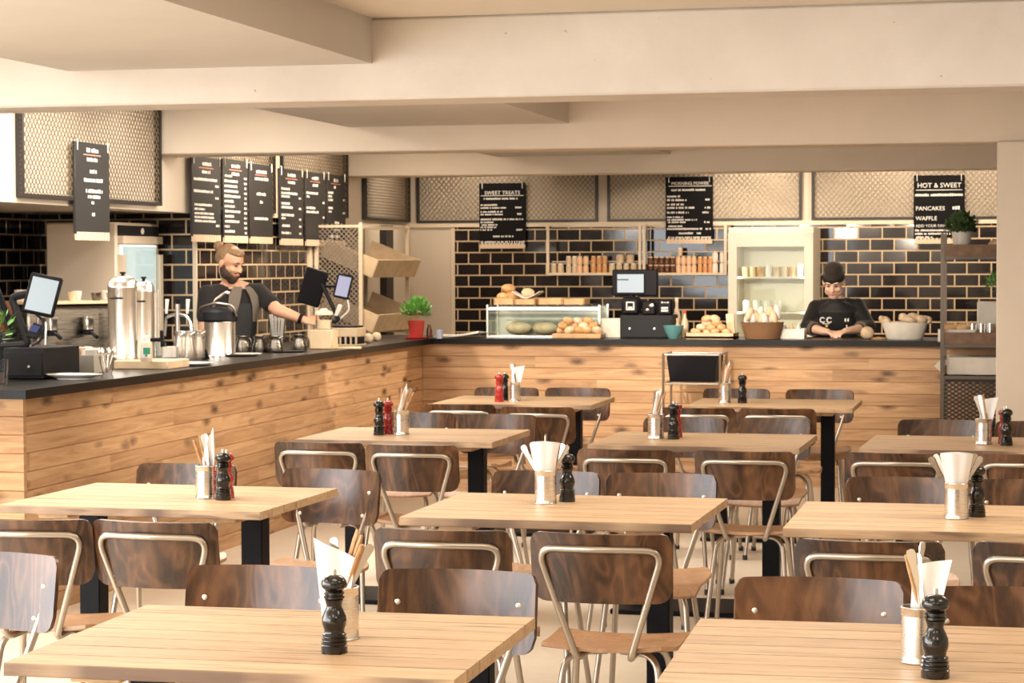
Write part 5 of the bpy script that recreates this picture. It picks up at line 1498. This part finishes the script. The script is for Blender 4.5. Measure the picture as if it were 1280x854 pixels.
# wicker basket with rolls
q = tY(953, YT - .02); R_ = (tY(980).x - tY(926).x) / 2; H = hz(403, 953)
mb = MB(); mb.lathe([(0, 0), (R_ * .78, 0), (R_ * .86, H * .3), (R_, H), (R_ * 1.03, H * 1.02), (R_ * .96, H * 1.02), (R_ * .80, H * .3), (R_ * .72, .01), (0, .01)], 30, sy=.62); one('wicker_basket', 'dark wicker basket of wrapped rolls before the fridge', 'basket', mb, M['wicker'], q)
R2 = random.Random(3)
for k in range(11):
    x = (-.82 + 1.64 * k / 10) * R_ * .85; hgt = H + R2.uniform(.01, .05) + .03 * (k % 3 == 1)
    mb = MB(); mb.ball((0, 0, 0), (.026, .030, .055), 10, 8); o = one('wrapped_roll', 'paper-wrapped roll standing in the wicker basket', 'bread', mb, M['roll'] if k % 2 else M['paper'], (q.x + x, q.y + R2.uniform(-.05, .05), TOPZ + hgt - .005), 0, 'rolls in the wicker basket'); o.rotation_euler = (R2.uniform(-.4, .4), R2.uniform(-.5, .5), 0)
q0, q1 = tY(972, YT + .1), tY(1006, YT + .1); mb = MB(); H = hz(411, 990, YT + .1); w = q1.x - q0.x
for c, s in (((0, -.1, H / 2), (w, .008, H)), ((0, .1, H / 2), (w, .008, H)), ((-w / 2, 0, H / 2), (.008, .2, H)), ((w / 2, 0, H / 2), (.008, .2, H)), ((0, 0, .004), (w, .2, .008))): mb.box(c, s)
one('white_box', 'pale plastic box between the wicker basket and the cook', 'box', mb, M['white'], ((q0.x + q1.x) / 2, YT + .12, TOPZ))
for k, dx in enumerate((-.05, .0, .05)):
    mb = MB(); mb.lathe([(0, 0), (.018, 0), (.02, .06), (.008, .085), (.008, .1), (0, .1)], 10); one('small_bottle', 'small pale bottle standing in the plastic box', 'bottle', mb, M[('white', 'roll', 'paper')[k]], ((q0.x + q1.x) / 2 + dx, YT + .12, TOPZ + .01), 0, 'bottles in the plastic box')
# dough ball and bread bowl right of the cook
q = tY(1084, YT - .02); mb = MB(); mb.ball((0, 0, .045), (.048, .048, .045), 16, 10); one('round_bun', 'pale round bun right of the cook\'s hands', 'bun', mb, M['roll'], q)
mb = MB(); mb.lathe([(0, 0), (.05, 0), (.055, .008), (0, .02)], 14); one('flatbread', 'small flatbread right of the pale round bun', 'bread', mb, M['bread'], tY(1098, YT - .06))
q = tY(1131, YT); R_ = (tY(1160).x - tY(1102).x) / 2; H = hz(403, 1131)
mb = MB(); mb.lathe([(0, 0), (R_ * .72, 0), (R_ * .8, .01), (R_, H), (R_ * .95, H), (R_ * .7, .015), (0, .015)], 26, sy=.7); one('bread_bowl', 'stoneware bowl of torn bread beside the rack', 'bowl', mb, M['cloth'], q)
for k in range(12):
    x = R2.uniform(-1, 1) * R_ * 1.05; mb = MB(); mb.ball((0, 0, 0), (.05, .03, .024), 10, 7); o = one('bread_piece', 'torn bread piece piled in the stoneware bowl', 'bread', mb, M['roll'], (q.x + x, q.y + R2.uniform(-.06, .06), TOPZ + H + .012 + .05 * max(0, 1 - abs(x / R_)) * R2.random()), 0, 'bread in the stoneware bowl'); o.rotation_euler = (R2.uniform(-.6, .6), R2.uniform(-.7, .7), R2.uniform(0, 3))

# ------------------------------------------------------------------ rack in front of the counter
YR = 14.62
a = atY(1178, 400, YR); RX = a.x; RW = .86; RD_ = .42; zt = atY(1178, 292, YR).z
t = thing('steel_rack', 'grey steel rack with wooden trays half behind the cream column', 'rack', (RX, YR, 0))
for x in (0, RW):
    for y in (0, RD_):
        mb = MB(); mb.box((x, y, zt / 2), (.026, .026, zt)); mb.build('post', M['rack'], t)
ztr1 = atY(1210, 320, YR).z; ztr2 = atY(1210, 430, YR).z; zl = atY(1210, 470, YR).z
mb = MB()
for z in (ztr1, ztr2, zl, .12):
    for y in (0, RD_): mb.box((RW / 2, y, z - .012), (RW, .02, .022))
    for x in (0, RW): mb.box((x, RD_ / 2, z - .012), (.02, RD_, .022))
for x in (0, RW): mb.box((x, RD_ / 2, zt / 2), (.012, .40, .012)); mb.box((x, .012, .8), (.012, .012, 1.5))
mb.build('rails', M['rack'], t)
mb = MB(); mb.box((RW / 2, RD_ / 2, zl - .03), (RW - .04, RD_ - .03, .02)); mb.build('lower_shelf', M['frame'], t)
mb = MB(); zb = .5
for s, y in ((1, -.002), (-1, .003)):
    for k in range(-30, 40):
        x0 = k * .045; lo = max(.14, (0 - x0) / (s * .62) + .14 if s > 0 else (RW - x0) / (s * .62) + .14); hi = min(zl - .04, (RW - x0) / (s * .62) + .14 if s > 0 else (0 - x0) / (s * .62) + .14)
        # x = x0 + s*(z-.14)/.62*.. (flat diamonds)
        lo = max(.14, min(.14 + (0 - x0) / s * .62, .14 + (RW - x0) / s * .62)); hi = min(zl - .04, max(.14 + (0 - x0) / s * .62, .14 + (RW - x0) / s * .62))
        if hi - lo < .02: continue
        A = Vector((x0 + s * (lo - .14) / .62, y, lo)); B = Vector((x0 + s * (hi - .14) / .62, y, hi)); d = B - A
        mb.box((A + B) / 2, (d.length, .003, .009), rot=Matrix.Rotation(-math.atan2(d.z, d.x), 3, 'Y'))
mb.build('front_mesh', M['frame'], t)
def rack_tray(z, label):
    mb = MB(); h = .075
    for c, s in (((RW / 2, .0, h / 2), (RW - .03, .014, h)), ((RW / 2, RD_, h / 2), (RW - .03, .014, h)), ((.022, RD_ / 2, h / 2), (.014, RD_, h)), ((RW - .022, RD_ / 2, h / 2), (.014, RD_, h)), ((RW / 2, RD_ / 2, .006), (RW - .04, RD_, .012))): mb.box(c, s)
    one('wooden_tray', label, 'tray', mb, M['crate'], (RX, YR, z))
rack_tray(ztr1, 'brown wooden tray on top of the steel rack'); rack_tray(ztr2, 'brown wooden tray at counter height on the steel rack')
q = atY(1202, 318, YR + .2); t = thing('potted_grass', 'dark green bushy plant in a white pot on top of the rack', 'plant', (q.x, YR + .2, ztr1 + .012))
H = atY(1202, 289, YR + .2).z - ztr1 - .012
mb = MB(); mb.lathe([(0, 0), (.05, 0), (.066, H), (.06, H), (.055, H - .01), (0, H - .01)], 20); mb.build('pot', M['white'], t)
foliage(t, (0, 0, H + .02), .105, 520, .04, M['leafdark'], squash=.9, up=.8)
q = atY(1240, 300, YR + .2); mb = MB(); mb.ball((0, 0, .05), (.06, .06, .05), 14, 8); one('round_loaf', 'pale round loaf in the top rack tray by the column', 'bread', mb, M['roll'], (q.x + .03, YR + .2, ztr1 + .012))
for k, (px, w) in enumerate(((1188, 'left'), (1203, 'right'))):
    q = atY(px, 412, YR + .1); mb = MB(); mb.ball((0, 0, 0), (.05, .03, .03), 12, 8); mb.ball((.035, 0, .012), (.02, .02, .022), 8, 6); one('croissant', w + ' croissant in the counter-height rack tray', 'croissant', mb, M['pastry'], (q.x, YR + .1, ztr2 + .105), 0, 'croissants on the rack')
mb = MB(); mb.box((0, 0, .04), (.24, .16, .08)); q = atY(1196, 412, YR + .12); one('cream_packet', 'cream packet under the croissants on the rack', 'packet', mb, M['cloth'], (q.x, YR + .12, ztr2 + .012))
for k, px in enumerate((1216, 1227, 1238)):
    q = atY(px, 412, YR + .10); mb = MB(); mb.lathe([(0, 0), (.026, 0), (.027, .12), (.0255, .12), (.024, .004), (0, .004)], 16); one('steel_beaker', ('left', 'middle', 'right')[k] + ' of three steel beakers on the rack', 'beaker', mb, M['stainless'], (q.x, YR + .10, ztr2 + .012), 0, 'steel beakers on the rack')
q = atY(1232, 395, YR + .26); t = thing('potted_sprig', 'light green sprig in a pale square pot behind the beakers', 'plant', (q.x + .02, YR + .28, ztr2 + .012))
H = atY(1232, 379, YR + .26).z - ztr2; mb = MB(); mb.box((0, 0, H / 2), (.15, .13, H), .008); mb.build('pot', M['cloth'], t)
foliage(t, (.06, 0, H + .09), .09, 80, .045, M['leafy'], squash=1.3)
mb = MB(); hw = atY(1210, 446, YR).z - zl
mb.sheet(lambda u, v: Vector((.03 + u * (RW - .06) + .0, .03 + v * (RD_ - .06), hw * .5 + .010 * math.sin(u * 15) * math.sin(v * 9))), 20, 10, hw * .9); mb.sheet(lambda u, v: Vector((-.035 + .06 * u, .02 + v * .25, hw * .35 + hw * .5 * u)), 4, 5, .05)
one('folded_linen', 'thick pile of cream linen on the rack below counter height', 'linen', mb, M['cloth'], (RX, YR, zl))
mb = MB(); mb.box((RW / 2, RD_ / 2, .20), (RW - .08, RD_ - .08, .36), .02); one('dark_bag', 'dark rounded bag low in the steel rack behind the mesh', 'bag', mb, M['blackplastic'], (RX, YR, .13))

# ------------------------------------------------------------------ black bin on a stand against the counter
YBn = 14.75
a, b = atY(829, 460, YBn), atY(900, 460, YBn); zt = atY(864, 442, YBn).z; zb = atY(864, 480, YBn).z; w = b.x - a.x; dd = .34
t = thing('bin_trolley', 'black plastic bin in a thin steel stand against the counter', 'trolley', (a.x, YBn, 0))
mb = MB(); mb.loft([[Vector((w / 2 + sx * (w / 2 - .02 - .02 * (1 - k)), dd / 2 + sy * (dd / 2 - .02 - .02 * (1 - k)), z)) for sx, sy in ((-1, -1), (1, -1), (1, 1), (-1, 1))] for k, z in ((0, zb + .01), (1, zt - .02))]); mb.build('bin_body', M['blackplastic'], t, )
for (x, y) in ((0, 0), (w, 0), (0, dd), (w, dd)):
    mb = MB(); mb.tube([(x, y, 0), (x, y, zt)], .009, 8); mb.build('post', M['tube'], t)
mb = MB()
for z in (zt - .008, zb): mb.tube([(0, 0, z), (w, 0, z), (w, dd, z), (0, dd, z)], .007, 6, closed=True)
mb.build('rim', M['tube'], t)


# ------------------------------------------------------------------ people
def ell_ring(c, rx, ry, phi, n=24, tilt=0.0):
    cs, sn = math.cos(phi), math.sin(phi); out = []
    for k in range(n):
        a = 2 * PI * k / n; x, y = rx * math.cos(a), ry * math.sin(a)
        out.append(Vector((c[0] + x * cs - y * sn, c[1] + x * sn + y * cs, c[2] + tilt * y)))
    return out


def torso(mb, rows, phi, grow=0.0):
    """rows: (x, y, z, half width, half depth)"""
    mb.loft([ell_ring((x, y, z), rx + grow, ry + grow, phi) for (x, y, z, rx, ry) in rows])


def head_solid(mb, c, R):
    """c = middle of the head, R = 3x3 rotation; face looks along local -y. 0.23 m tall"""
    P = lambda x, y, z: Vector(c) + R @ Vector((x, y, z))
    mb.ball(P(0, .012, .035), (.076, .094, .082), 24, 16, M=R)          # skull
    mb.ball(P(0, -.020, -.030), (.058, .066, .078), 22, 14, M=R)        # face
    mb.ball(P(0, -.048, -.082), (.034, .032, .030), 16, 10, M=R)        # chin
    for s in (-1, 1):
        mb.ball(P(s * .043, -.02, -.058), (.024, .040, .034), 14, 10, M=R)     # jaw corner
        mb.ball(P(s * .036, -.062, -.022), (.024, .018, .020), 14, 10, M=R)    # cheek
        mb.ball(P(s * .026, -.074, .028), (.026, .012, .009), 12, 8, M=R)      # brow ridge
        mb.ball(P(s * .076, .012, -.008), (.010, .020, .031), 12, 8, M=R)      # ear
    mb.capsule(P(0, -.080, .018), P(0, -.100, -.020), .008, .013, 10)   # nose bridge to tip
    for s in (-1, 1): mb.ball(P(s * .011, -.090, -.024), (.008, .010, .008), 10, 6, M=R)
    mb.ball(P(0, -.076, -.052), (.024, .012, .010), 12, 8, M=R)         # mouth
    return P


def face_parts(P, R, body, brow, lids=True):
    for s in (-1, 1):
        mb = MB(); mb.ball(P(s * .029, -.0775, .010), (.011, .006, .0048), 12, 8, M=R); mb.build('eye', M['eye'], body)
        mb = MB(); mb.tube([P(s * .012, -.089, .030), P(s * .030, -.087, .036), P(s * .048, -.074, .030)], [.003, .0036, .002], 6); mb.build('eyebrow', brow, body)
    mb = MB(); mb.tube([P(-.022, -.082, -.053), P(0, -.090, -.0515), P(.022, -.082, -.053)], [.002, .0052, .002], 8); mb.build('mouth', M['lip'], body)


def hand_solid(mb, w, d, up, curl=.5, side=1, L=.18):
    """w wrist, d direction of the hand, up = back of the hand, side = +1 thumb towards d x up"""
    d = d.normalized(); up = (up - d * up.dot(d)).normalized(); s = d.cross(up) * side
    mb.capsule(w - d * .01, w + d * .03, .024, .027, 12)
    for k in range(-3, 4): mb.capsule(w + d * .02 + s * k * .009, w + d * .082 + s * k * .0105, .012, .0115, 8)
    for k, ln in enumerate((.066, .076, .070, .055)):
        b = w + d * .084 + s * (.030 - .020 * k); p = b; dr = d
        for j in range(3):
            dr = (Matrix.Rotation(-curl * (.55 + .35 * j), 3, s * side) @ dr).normalized()
            q = p + dr * ln * (.44, .32, .24)[j]; mb.capsule(p, q, .0090 - .0008 * j, .0083 - .0008 * j, 8); p = q
    b = w + d * .022 + s * .026; q = b + (d * .55 + s * .75 - up * .15).normalized() * .046; r = q + (d * .9 + s * .15 - up * .35).normalized() * .036
    mb.capsule(b, q, .0125, .0105, 8); mb.capsule(q, r, .0102, .0085, 8)


VS = .0062
# --- barista behind the long counter: turned three-quarters to the right, left arm reaching to the jar
bx_, by_ = -5.18, 13.55
ang = math.atan2(-bx_, by_)         # bearing of the viewer's line through him
base = Vector((bx_, by_, 0))
t = thing('person', 'bearded person in dark T-shirt and apron straps reaching for the glass jar', 'person', base, ang)
PXM = F_PX / (by_ * math.cos(YAW) - bx_ * math.sin(YAW)) * .99
def bp(px, py, y=0.0):
    q = atY(px, py, by_ + y * math.cos(ang)); v = q - base
    return Vector((v.x * math.cos(ang) + v.y * math.sin(ang), y, v.z))
ph = math.radians(32)
sh_r, sh_l = bp(259, 368, -.09), bp(324, 366, .09)
nk = (sh_r + sh_l) / 2 + Vector((.0, .0, .0))
rowsT = []
for z, rx, ry, dx in ((.86, .165, .115, -.04), (.98, .155, .11, -.035), (1.10, .15, .11, -.025), (1.22, .165, .118, -.01), (1.32, .178, .12, .0), (1.385, .165, .105, .005), (1.43, .11, .08, .008), (1.455, .06, .06, .012)):
    rowsT.append((nk.x + dx, .02, z * 1.0 + (nk.z - 1.40), rx, ry))
el_l, wr_l = bp(347, 388, -.06), bp(381, 401, -.10)
el_r = bp(256, 412, -.12); wr_r = el_r + Vector((.10, -.22, -.06))
hc = bp(288, 329, -.06)
mb = MB(); torso(mb, rowsT, ph)
RH = Matrix.Rotation(math.radians(48), 3, 'Z') @ Matrix.Rotation(math.radians(22), 3, 'X')
P = head_solid(mb, hc, RH)
mb.capsule(Vector((nk.x + .008, .01, nk.z + .01)), P(0, .015, -.05), .062, .054, 14)
for s, e, w in ((sh_l, el_l, wr_l), (sh_r, el_r, wr_r)):
    mb.capsule(s, Vector((nk.x + .008, .02, nk.z + .055)), .046, .042, 12); mb.ball(s, .054, 14, 10); mb.capsule(s, e, .050, .043, 12); mb.capsule(e, w, .044, .029, 12)
jd = (bp(401, 404, -.12) - wr_l)
hand_solid(mb, wr_l, jd, Vector((.1, -.55, .8)), .45, -1)
hand_solid(mb, wr_r, Vector((.5, -.7, -.3)), Vector((0, -.4, .9)), .5, 1)
for s in (-1, 1):
    o_ = Vector((s * .09 * math.cos(ph), s * .09 * math.sin(ph), 0)); hp = Vector((nk.x - .04, .02, .90)) + o_
    mb.capsule(hp, Vector((hp.x, hp.y, .50)), .085, .058, 14); mb.capsule(Vector((hp.x, hp.y, .50)), Vector((hp.x, hp.y + .02, .09)), .056, .038, 12)
    mb.capsule(Vector((hp.x, hp.y + .04, .045)), Vector((hp.x + .08, hp.y - .12, .04)), .045, .038, 12)
body = link_mesh('body', voxel(mb, VS, 4), M['skin'], t)
face_parts(P, RH, body, M['beard'])
# T-shirt
mb = MB(); torso(mb, rowsT[:-1], ph, .012); rA = rowsT[-2]
for s, e in ((sh_l, el_l), (sh_r, el_r)): mb.ball(s, .064, 14, 10); mb.capsule(s, s.lerp(e, .62), .063, .062, 14); mb.capsule(s, Vector((nk.x + .008, .025, nk.z + .035)), .058, .05, 12)
mb.ball((nk.x - .035, .02, .88), (.175, .125, .1), 18, 12)
link_mesh('t_shirt', voxel(mb, .008, 3), M['tee'], t)
# trousers
mb = MB()
for s in (-1, 1):
    o_ = Vector((s * .09 * math.cos(ph), s * .09 * math.sin(ph), 0)); hp = Vector((nk.x - .04, .02, .90)) + o_
    mb.capsule(hp, Vector((hp.x, hp.y, .50)), .098, .072, 14); mb.capsule(Vector((hp.x, hp.y, .50)), Vector((hp.x, hp.y + .02, .10)), .07, .055, 12)
link_mesh('trousers', voxel(mb, .012, 2), M['trousers'], t)
# apron with straps, wrapped on the chest
def chest(a, z, g=.024):
    best = min(rowsT, key=lambda r: abs(r[2] - z)); lo = [r for r in rowsT if r[2] <= z]; hi = [r for r in rowsT if r[2] > z]
    A = lo[-1] if lo else rowsT[0]; B = hi[0] if hi else rowsT[-1]; k = 0 if A is B or B[2] == A[2] else (z - A[2]) / (B[2] - A[2])
    x, y, rx, ry = (A[i] + (B[i] - A[i]) * k for i in (0, 1, 3, 4))
    X, Y = (rx + g) * math.sin(a), -(ry + g) * math.cos(a)
    return Vector((x + X * math.cos(ph) - Y * math.sin(ph), y + X * math.sin(ph) + Y * math.cos(ph), z))
zt_ = rowsT[4][2] + .015
mb = MB(); mb.sheet(lambda u, v: chest((u - .5) * (2.3 - 1.25 * max(0, (v - .55) / .45)), .62 + (zt_ - .62) * v), 16, 16, .006); ap = mb.build('apron', M['apron'], t)
for s in (-1, 1):
    mb = MB(); mb.sheet(lambda u, v: chest(s * (.50 - .16 * v) + (u - .5) * (.24 + .25 * v), zt_ - .12 + (nk.z + .045 - zt_ + .12) * v, .034), 4, 14, .004); mb.build('strap', M['strap'], ap)
# hair swept back, bun, beard
def cap_of(mb, P, R, parts):
    for (x, y, z, r) in parts: mb.ball(P(x, y, z), r, 16, 10, M=R)
mb = MB(); cap_of(mb, P, RH, [(0, .030, .044, (.080, .088, .076)), (0, -.016, .082, (.064, .064, .028)), (0, .075, .02, (.062, .045, .06)), (.052, .03, .03, (.03, .05, .05)), (-.052, .03, .03, (.03, .05, .05)), (0, .10, .062, (.030, .03, .03)), (.0, .135, .066, (.036, .034, .036))])
link_mesh('hair', voxel(mb, .006, 3), M['hair'], body)
mb = MB(); cap_of(mb, P, RH, [(0, -.052, -.088, (.042, .036, .038)), (.044, -.022, -.062, (.028, .044, .040)), (-.044, -.022, -.062, (.028, .044, .040)), (.03, -.056, -.070, (.022, .024, .022)), (-.03, -.056, -.070, (.022, .024, .022)), (.060, .0, -.036, (.018, .022, .034)), (-.060, .0, -.036, (.018, .022, .034)), (.018, -.082, -.040, (.014, .008, .006)), (-.018, -.082, -.040, (.014, .008, .006))])
link_mesh('beard', voxel(mb, .006, 2), M['beard'], body)
mb = MB(); mb.lathe([(.034, -.011), (.037, -.004), (.037, .004), (.034, .011)], 16, wr_l - (wr_l - el_l).normalized() * .02, M=(wr_l - el_l).to_track_quat('Z', 'Y').to_matrix()); tag_ = mb.build('bracelet', M['blackplastic'], body)

# --- cook behind the back counter, head bowed over both hands
cx0, cy0 = -1.40, 16.28
ang = math.atan2(-cx0, cy0); base = Vector((cx0, cy0, 0))
t = thing('person', 'cook in dark cap and black jacket bent over hands on the counter', 'person', base, ang)
def bp(px, py, y=0.0):
    q = atY(px, py, cy0 + y * math.cos(ang)); v = q - base
    return Vector((v.x * math.cos(ang) + v.y * math.sin(ang), y, v.z))
ph = math.radians(-6)
sh_l, sh_r = bp(1072, 383, -.06), bp(1020, 385, -.06); nk = (sh_l + sh_r) / 2
zr = nk.z
rowsC = []
for z, rx, ry, y in ((.84, .165, .12, .10), (.95, .16, .118, .06), (1.05, .165, .12, .02), (1.14, .18, .125, -.03), (zr - .035, .175, .115, -.07), (zr + .012, .12, .085, -.085), (zr + .04, .065, .065, -.10)):
    rowsC.append((nk.x, y, z, rx, ry))
el_l, el_r = bp(1086, 409, -.22), bp(1009, 409, -.22)
wr_l, wr_r = bp(1060, 414, -.44), bp(1031, 415, -.42)
for v in (el_l, el_r): v.z = max(v.z, TOPZ + .05)
for v in (wr_l, wr_r): v.z = max(v.z, TOPZ + .042)
hc = bp(1042, 353, -.15)
RH = Matrix.Rotation(math.radians(-8), 3, 'Z') @ Matrix.Rotation(math.radians(30), 3, 'X')
mb = MB(); torso(mb, rowsC, ph); P = head_solid(mb, hc, RH)
mb.capsule(Vector((nk.x, -.08, zr + .0)), P(0, .02, -.045), .056, .050, 14)
for s, e, w in ((sh_l, el_l, wr_l), (sh_r, el_r, wr_r)):
    mb.capsule(s, Vector((nk.x, -.08, zr + .045)), .044, .040, 12); mb.ball(s, .052, 14, 10); mb.capsule(s, e, .048, .042, 12); mb.capsule(e, w, .042, .028, 12)
tgt = (wr_l + wr_r) / 2 + Vector((0, -.06, -.01))
hand_solid(mb, wr_l, tgt - wr_l + Vector((0, -.05, 0)), Vector((0, -.1, 1)), .45, 1)
hand_solid(mb, wr_r, tgt - wr_r + Vector((0, -.05, 0)), Vector((0, -.1, 1)), .45, -1)
for s in (-1, 1):
    hp = Vector((nk.x + s * .09, .10, .88))
    mb.capsule(hp, Vector((hp.x, .08, .48)), .085, .058, 14); mb.capsule(Vector((hp.x, .08, .48)), Vector((hp.x, .12, .09)), .056, .038, 12); mb.capsule(Vector((hp.x, .13, .045)), Vector((hp.x, -.04, .04)), .045, .038, 12)
body = link_mesh('body', voxel(mb, VS, 4), M['skinpale'], t)
face_parts(P, RH, body, M['beard'])
mb = MB(); torso(mb, rowsC, ph, .014)
for s, e, w in ((sh_l, el_l, wr_l), (sh_r, el_r, wr_r)):
    mb.capsule(s, Vector((nk.x, -.075, zr + .03)), .056, .050, 12); mb.ball(s, .062, 14, 10); mb.capsule(s, e, .060, .054, 14); mb.capsule(e, e.lerp(w, .34), .056, .050, 12)
mb.lathe([(.064, 0), (.070, .02), (.066, .05), (.060, .05), (.060, 0)], 18, (nk.x, -.095, zr + .018))
mb.ball((nk.x, .10, .86), (.175, .13, .1), 18, 12)
jk = link_mesh('jacket', voxel(mb, .008, 3), M['jacket'], t)
mb = MB()
for s, e, w in ((sh_l, el_l, wr_l), (sh_r, el_r, wr_r)):
    dq = (w - e); mb.lathe([(.052, -.014), (.056, -.01), (.056, .01), (.052, .014)], 16, e.lerp(w, .38), M=dq.to_track_quat('Z', 'Y').to_matrix())
mb.build('cuff', M['strap'], jk)
mb = MB()
for s in (-1, 1):
    hp = Vector((nk.x + s * .09, .10, .88))
    mb.capsule(hp, Vector((hp.x, .08, .48)), .098, .072, 14); mb.capsule(Vector((hp.x, .08, .48)), Vector((hp.x, .12, .10)), .07, .055, 12)
link_mesh('trousers', voxel(mb, .012, 2), M['trousers'], t)
def chestc(a, z, g=.026):
    lo = [r for r in rowsC if r[2] <= z]; hi = [r for r in rowsC if r[2] > z]; A = lo[-1] if lo else rowsC[0]; B = hi[0] if hi else rowsC[-1]
    k = 0 if B[2] == A[2] else (z - A[2]) / (B[2] - A[2]); x, y, rx, ry = (A[i] + (B[i] - A[i]) * k for i in (0, 1, 3, 4))
    X, Y = (rx + g) * math.sin(a), -(ry + g) * math.cos(a)
    return Vector((x + X * math.cos(ph) - Y * math.sin(ph), y + X * math.sin(ph) + Y * math.cos(ph), z))
zt_ = zr - .045
mb = MB(); mb.sheet(lambda u, v: chestc((u - .5) * (2.2 - 1.1 * max(0, (v - .6) / .4)), .65 + (zt_ - .65) * v), 16, 16, .006); ap = mb.build('apron', M['apron'], t)
for s in (-1, 1):
    mb = MB(); mb.sheet(lambda u, v: chestc(s * (.5 + (u - .5) * .2), zt_ - .02, .028).lerp(Vector((nk.x + s * (.062 + .012 * (u - .5)), -.06, zr + .05)), v), 2, 8, .004); mb.build('strap', M['apron'], ap)
mb = MB(); zl_ = bp(1035, 400, -.15).z
for s in (-1, 1):
    c = chestc(-.30 + s * .125, zl_, .034); pts = [c + Vector((.018 * math.cos(a), -.002, .018 * math.sin(a))) for a in [math.radians(35 + 290 * k / 14) for k in range(15)]]
    mb.tube(pts, .0052, 6)
c = chestc(-.30, zl_ - .028, .034); mb.box(c, (.05, .006, .006)); mb.build('logo', M['chalk'], ap)
mb = MB(); mb.ball(chestc(-.28, zl_ - .045, .033), (.011, .004, .010), 10, 6); mb.build('logo_dot', M['yellow'], ap)
mb = MB(); c = chestc(.38, zr - .09, .03); mb.box(c, (.012, .006, .028)); mb.box(c + Vector((.02, .004, 0)), (.010, .006, .028)); mb.box(c + Vector((.01, 0, -.05)), (.008, .006, .024)); mb.build('pocket_print', M['chalk'], ap)
# cap
mb = MB(); cap_of(mb, P, RH, [(0, .016, .048, (.079, .097, .066)), (0, .024, .098, (.074, .084, .048)), (.008, .012, .120, (.056, .062, .034))])
link_mesh('cap', voxel(mb, .007, 3), M['cap'], body)
mb = MB(); mb.lathe([(.076, -.014), (.0795, -.012), (.0815, .020), (.078, .024)], 28, P(0, .014, .034), M=RH @ Matrix.Rotation(math.radians(-6), 3, 'X'), sx=1.0, sy=1.2); mb.build('cap_band', M['apron'], body)
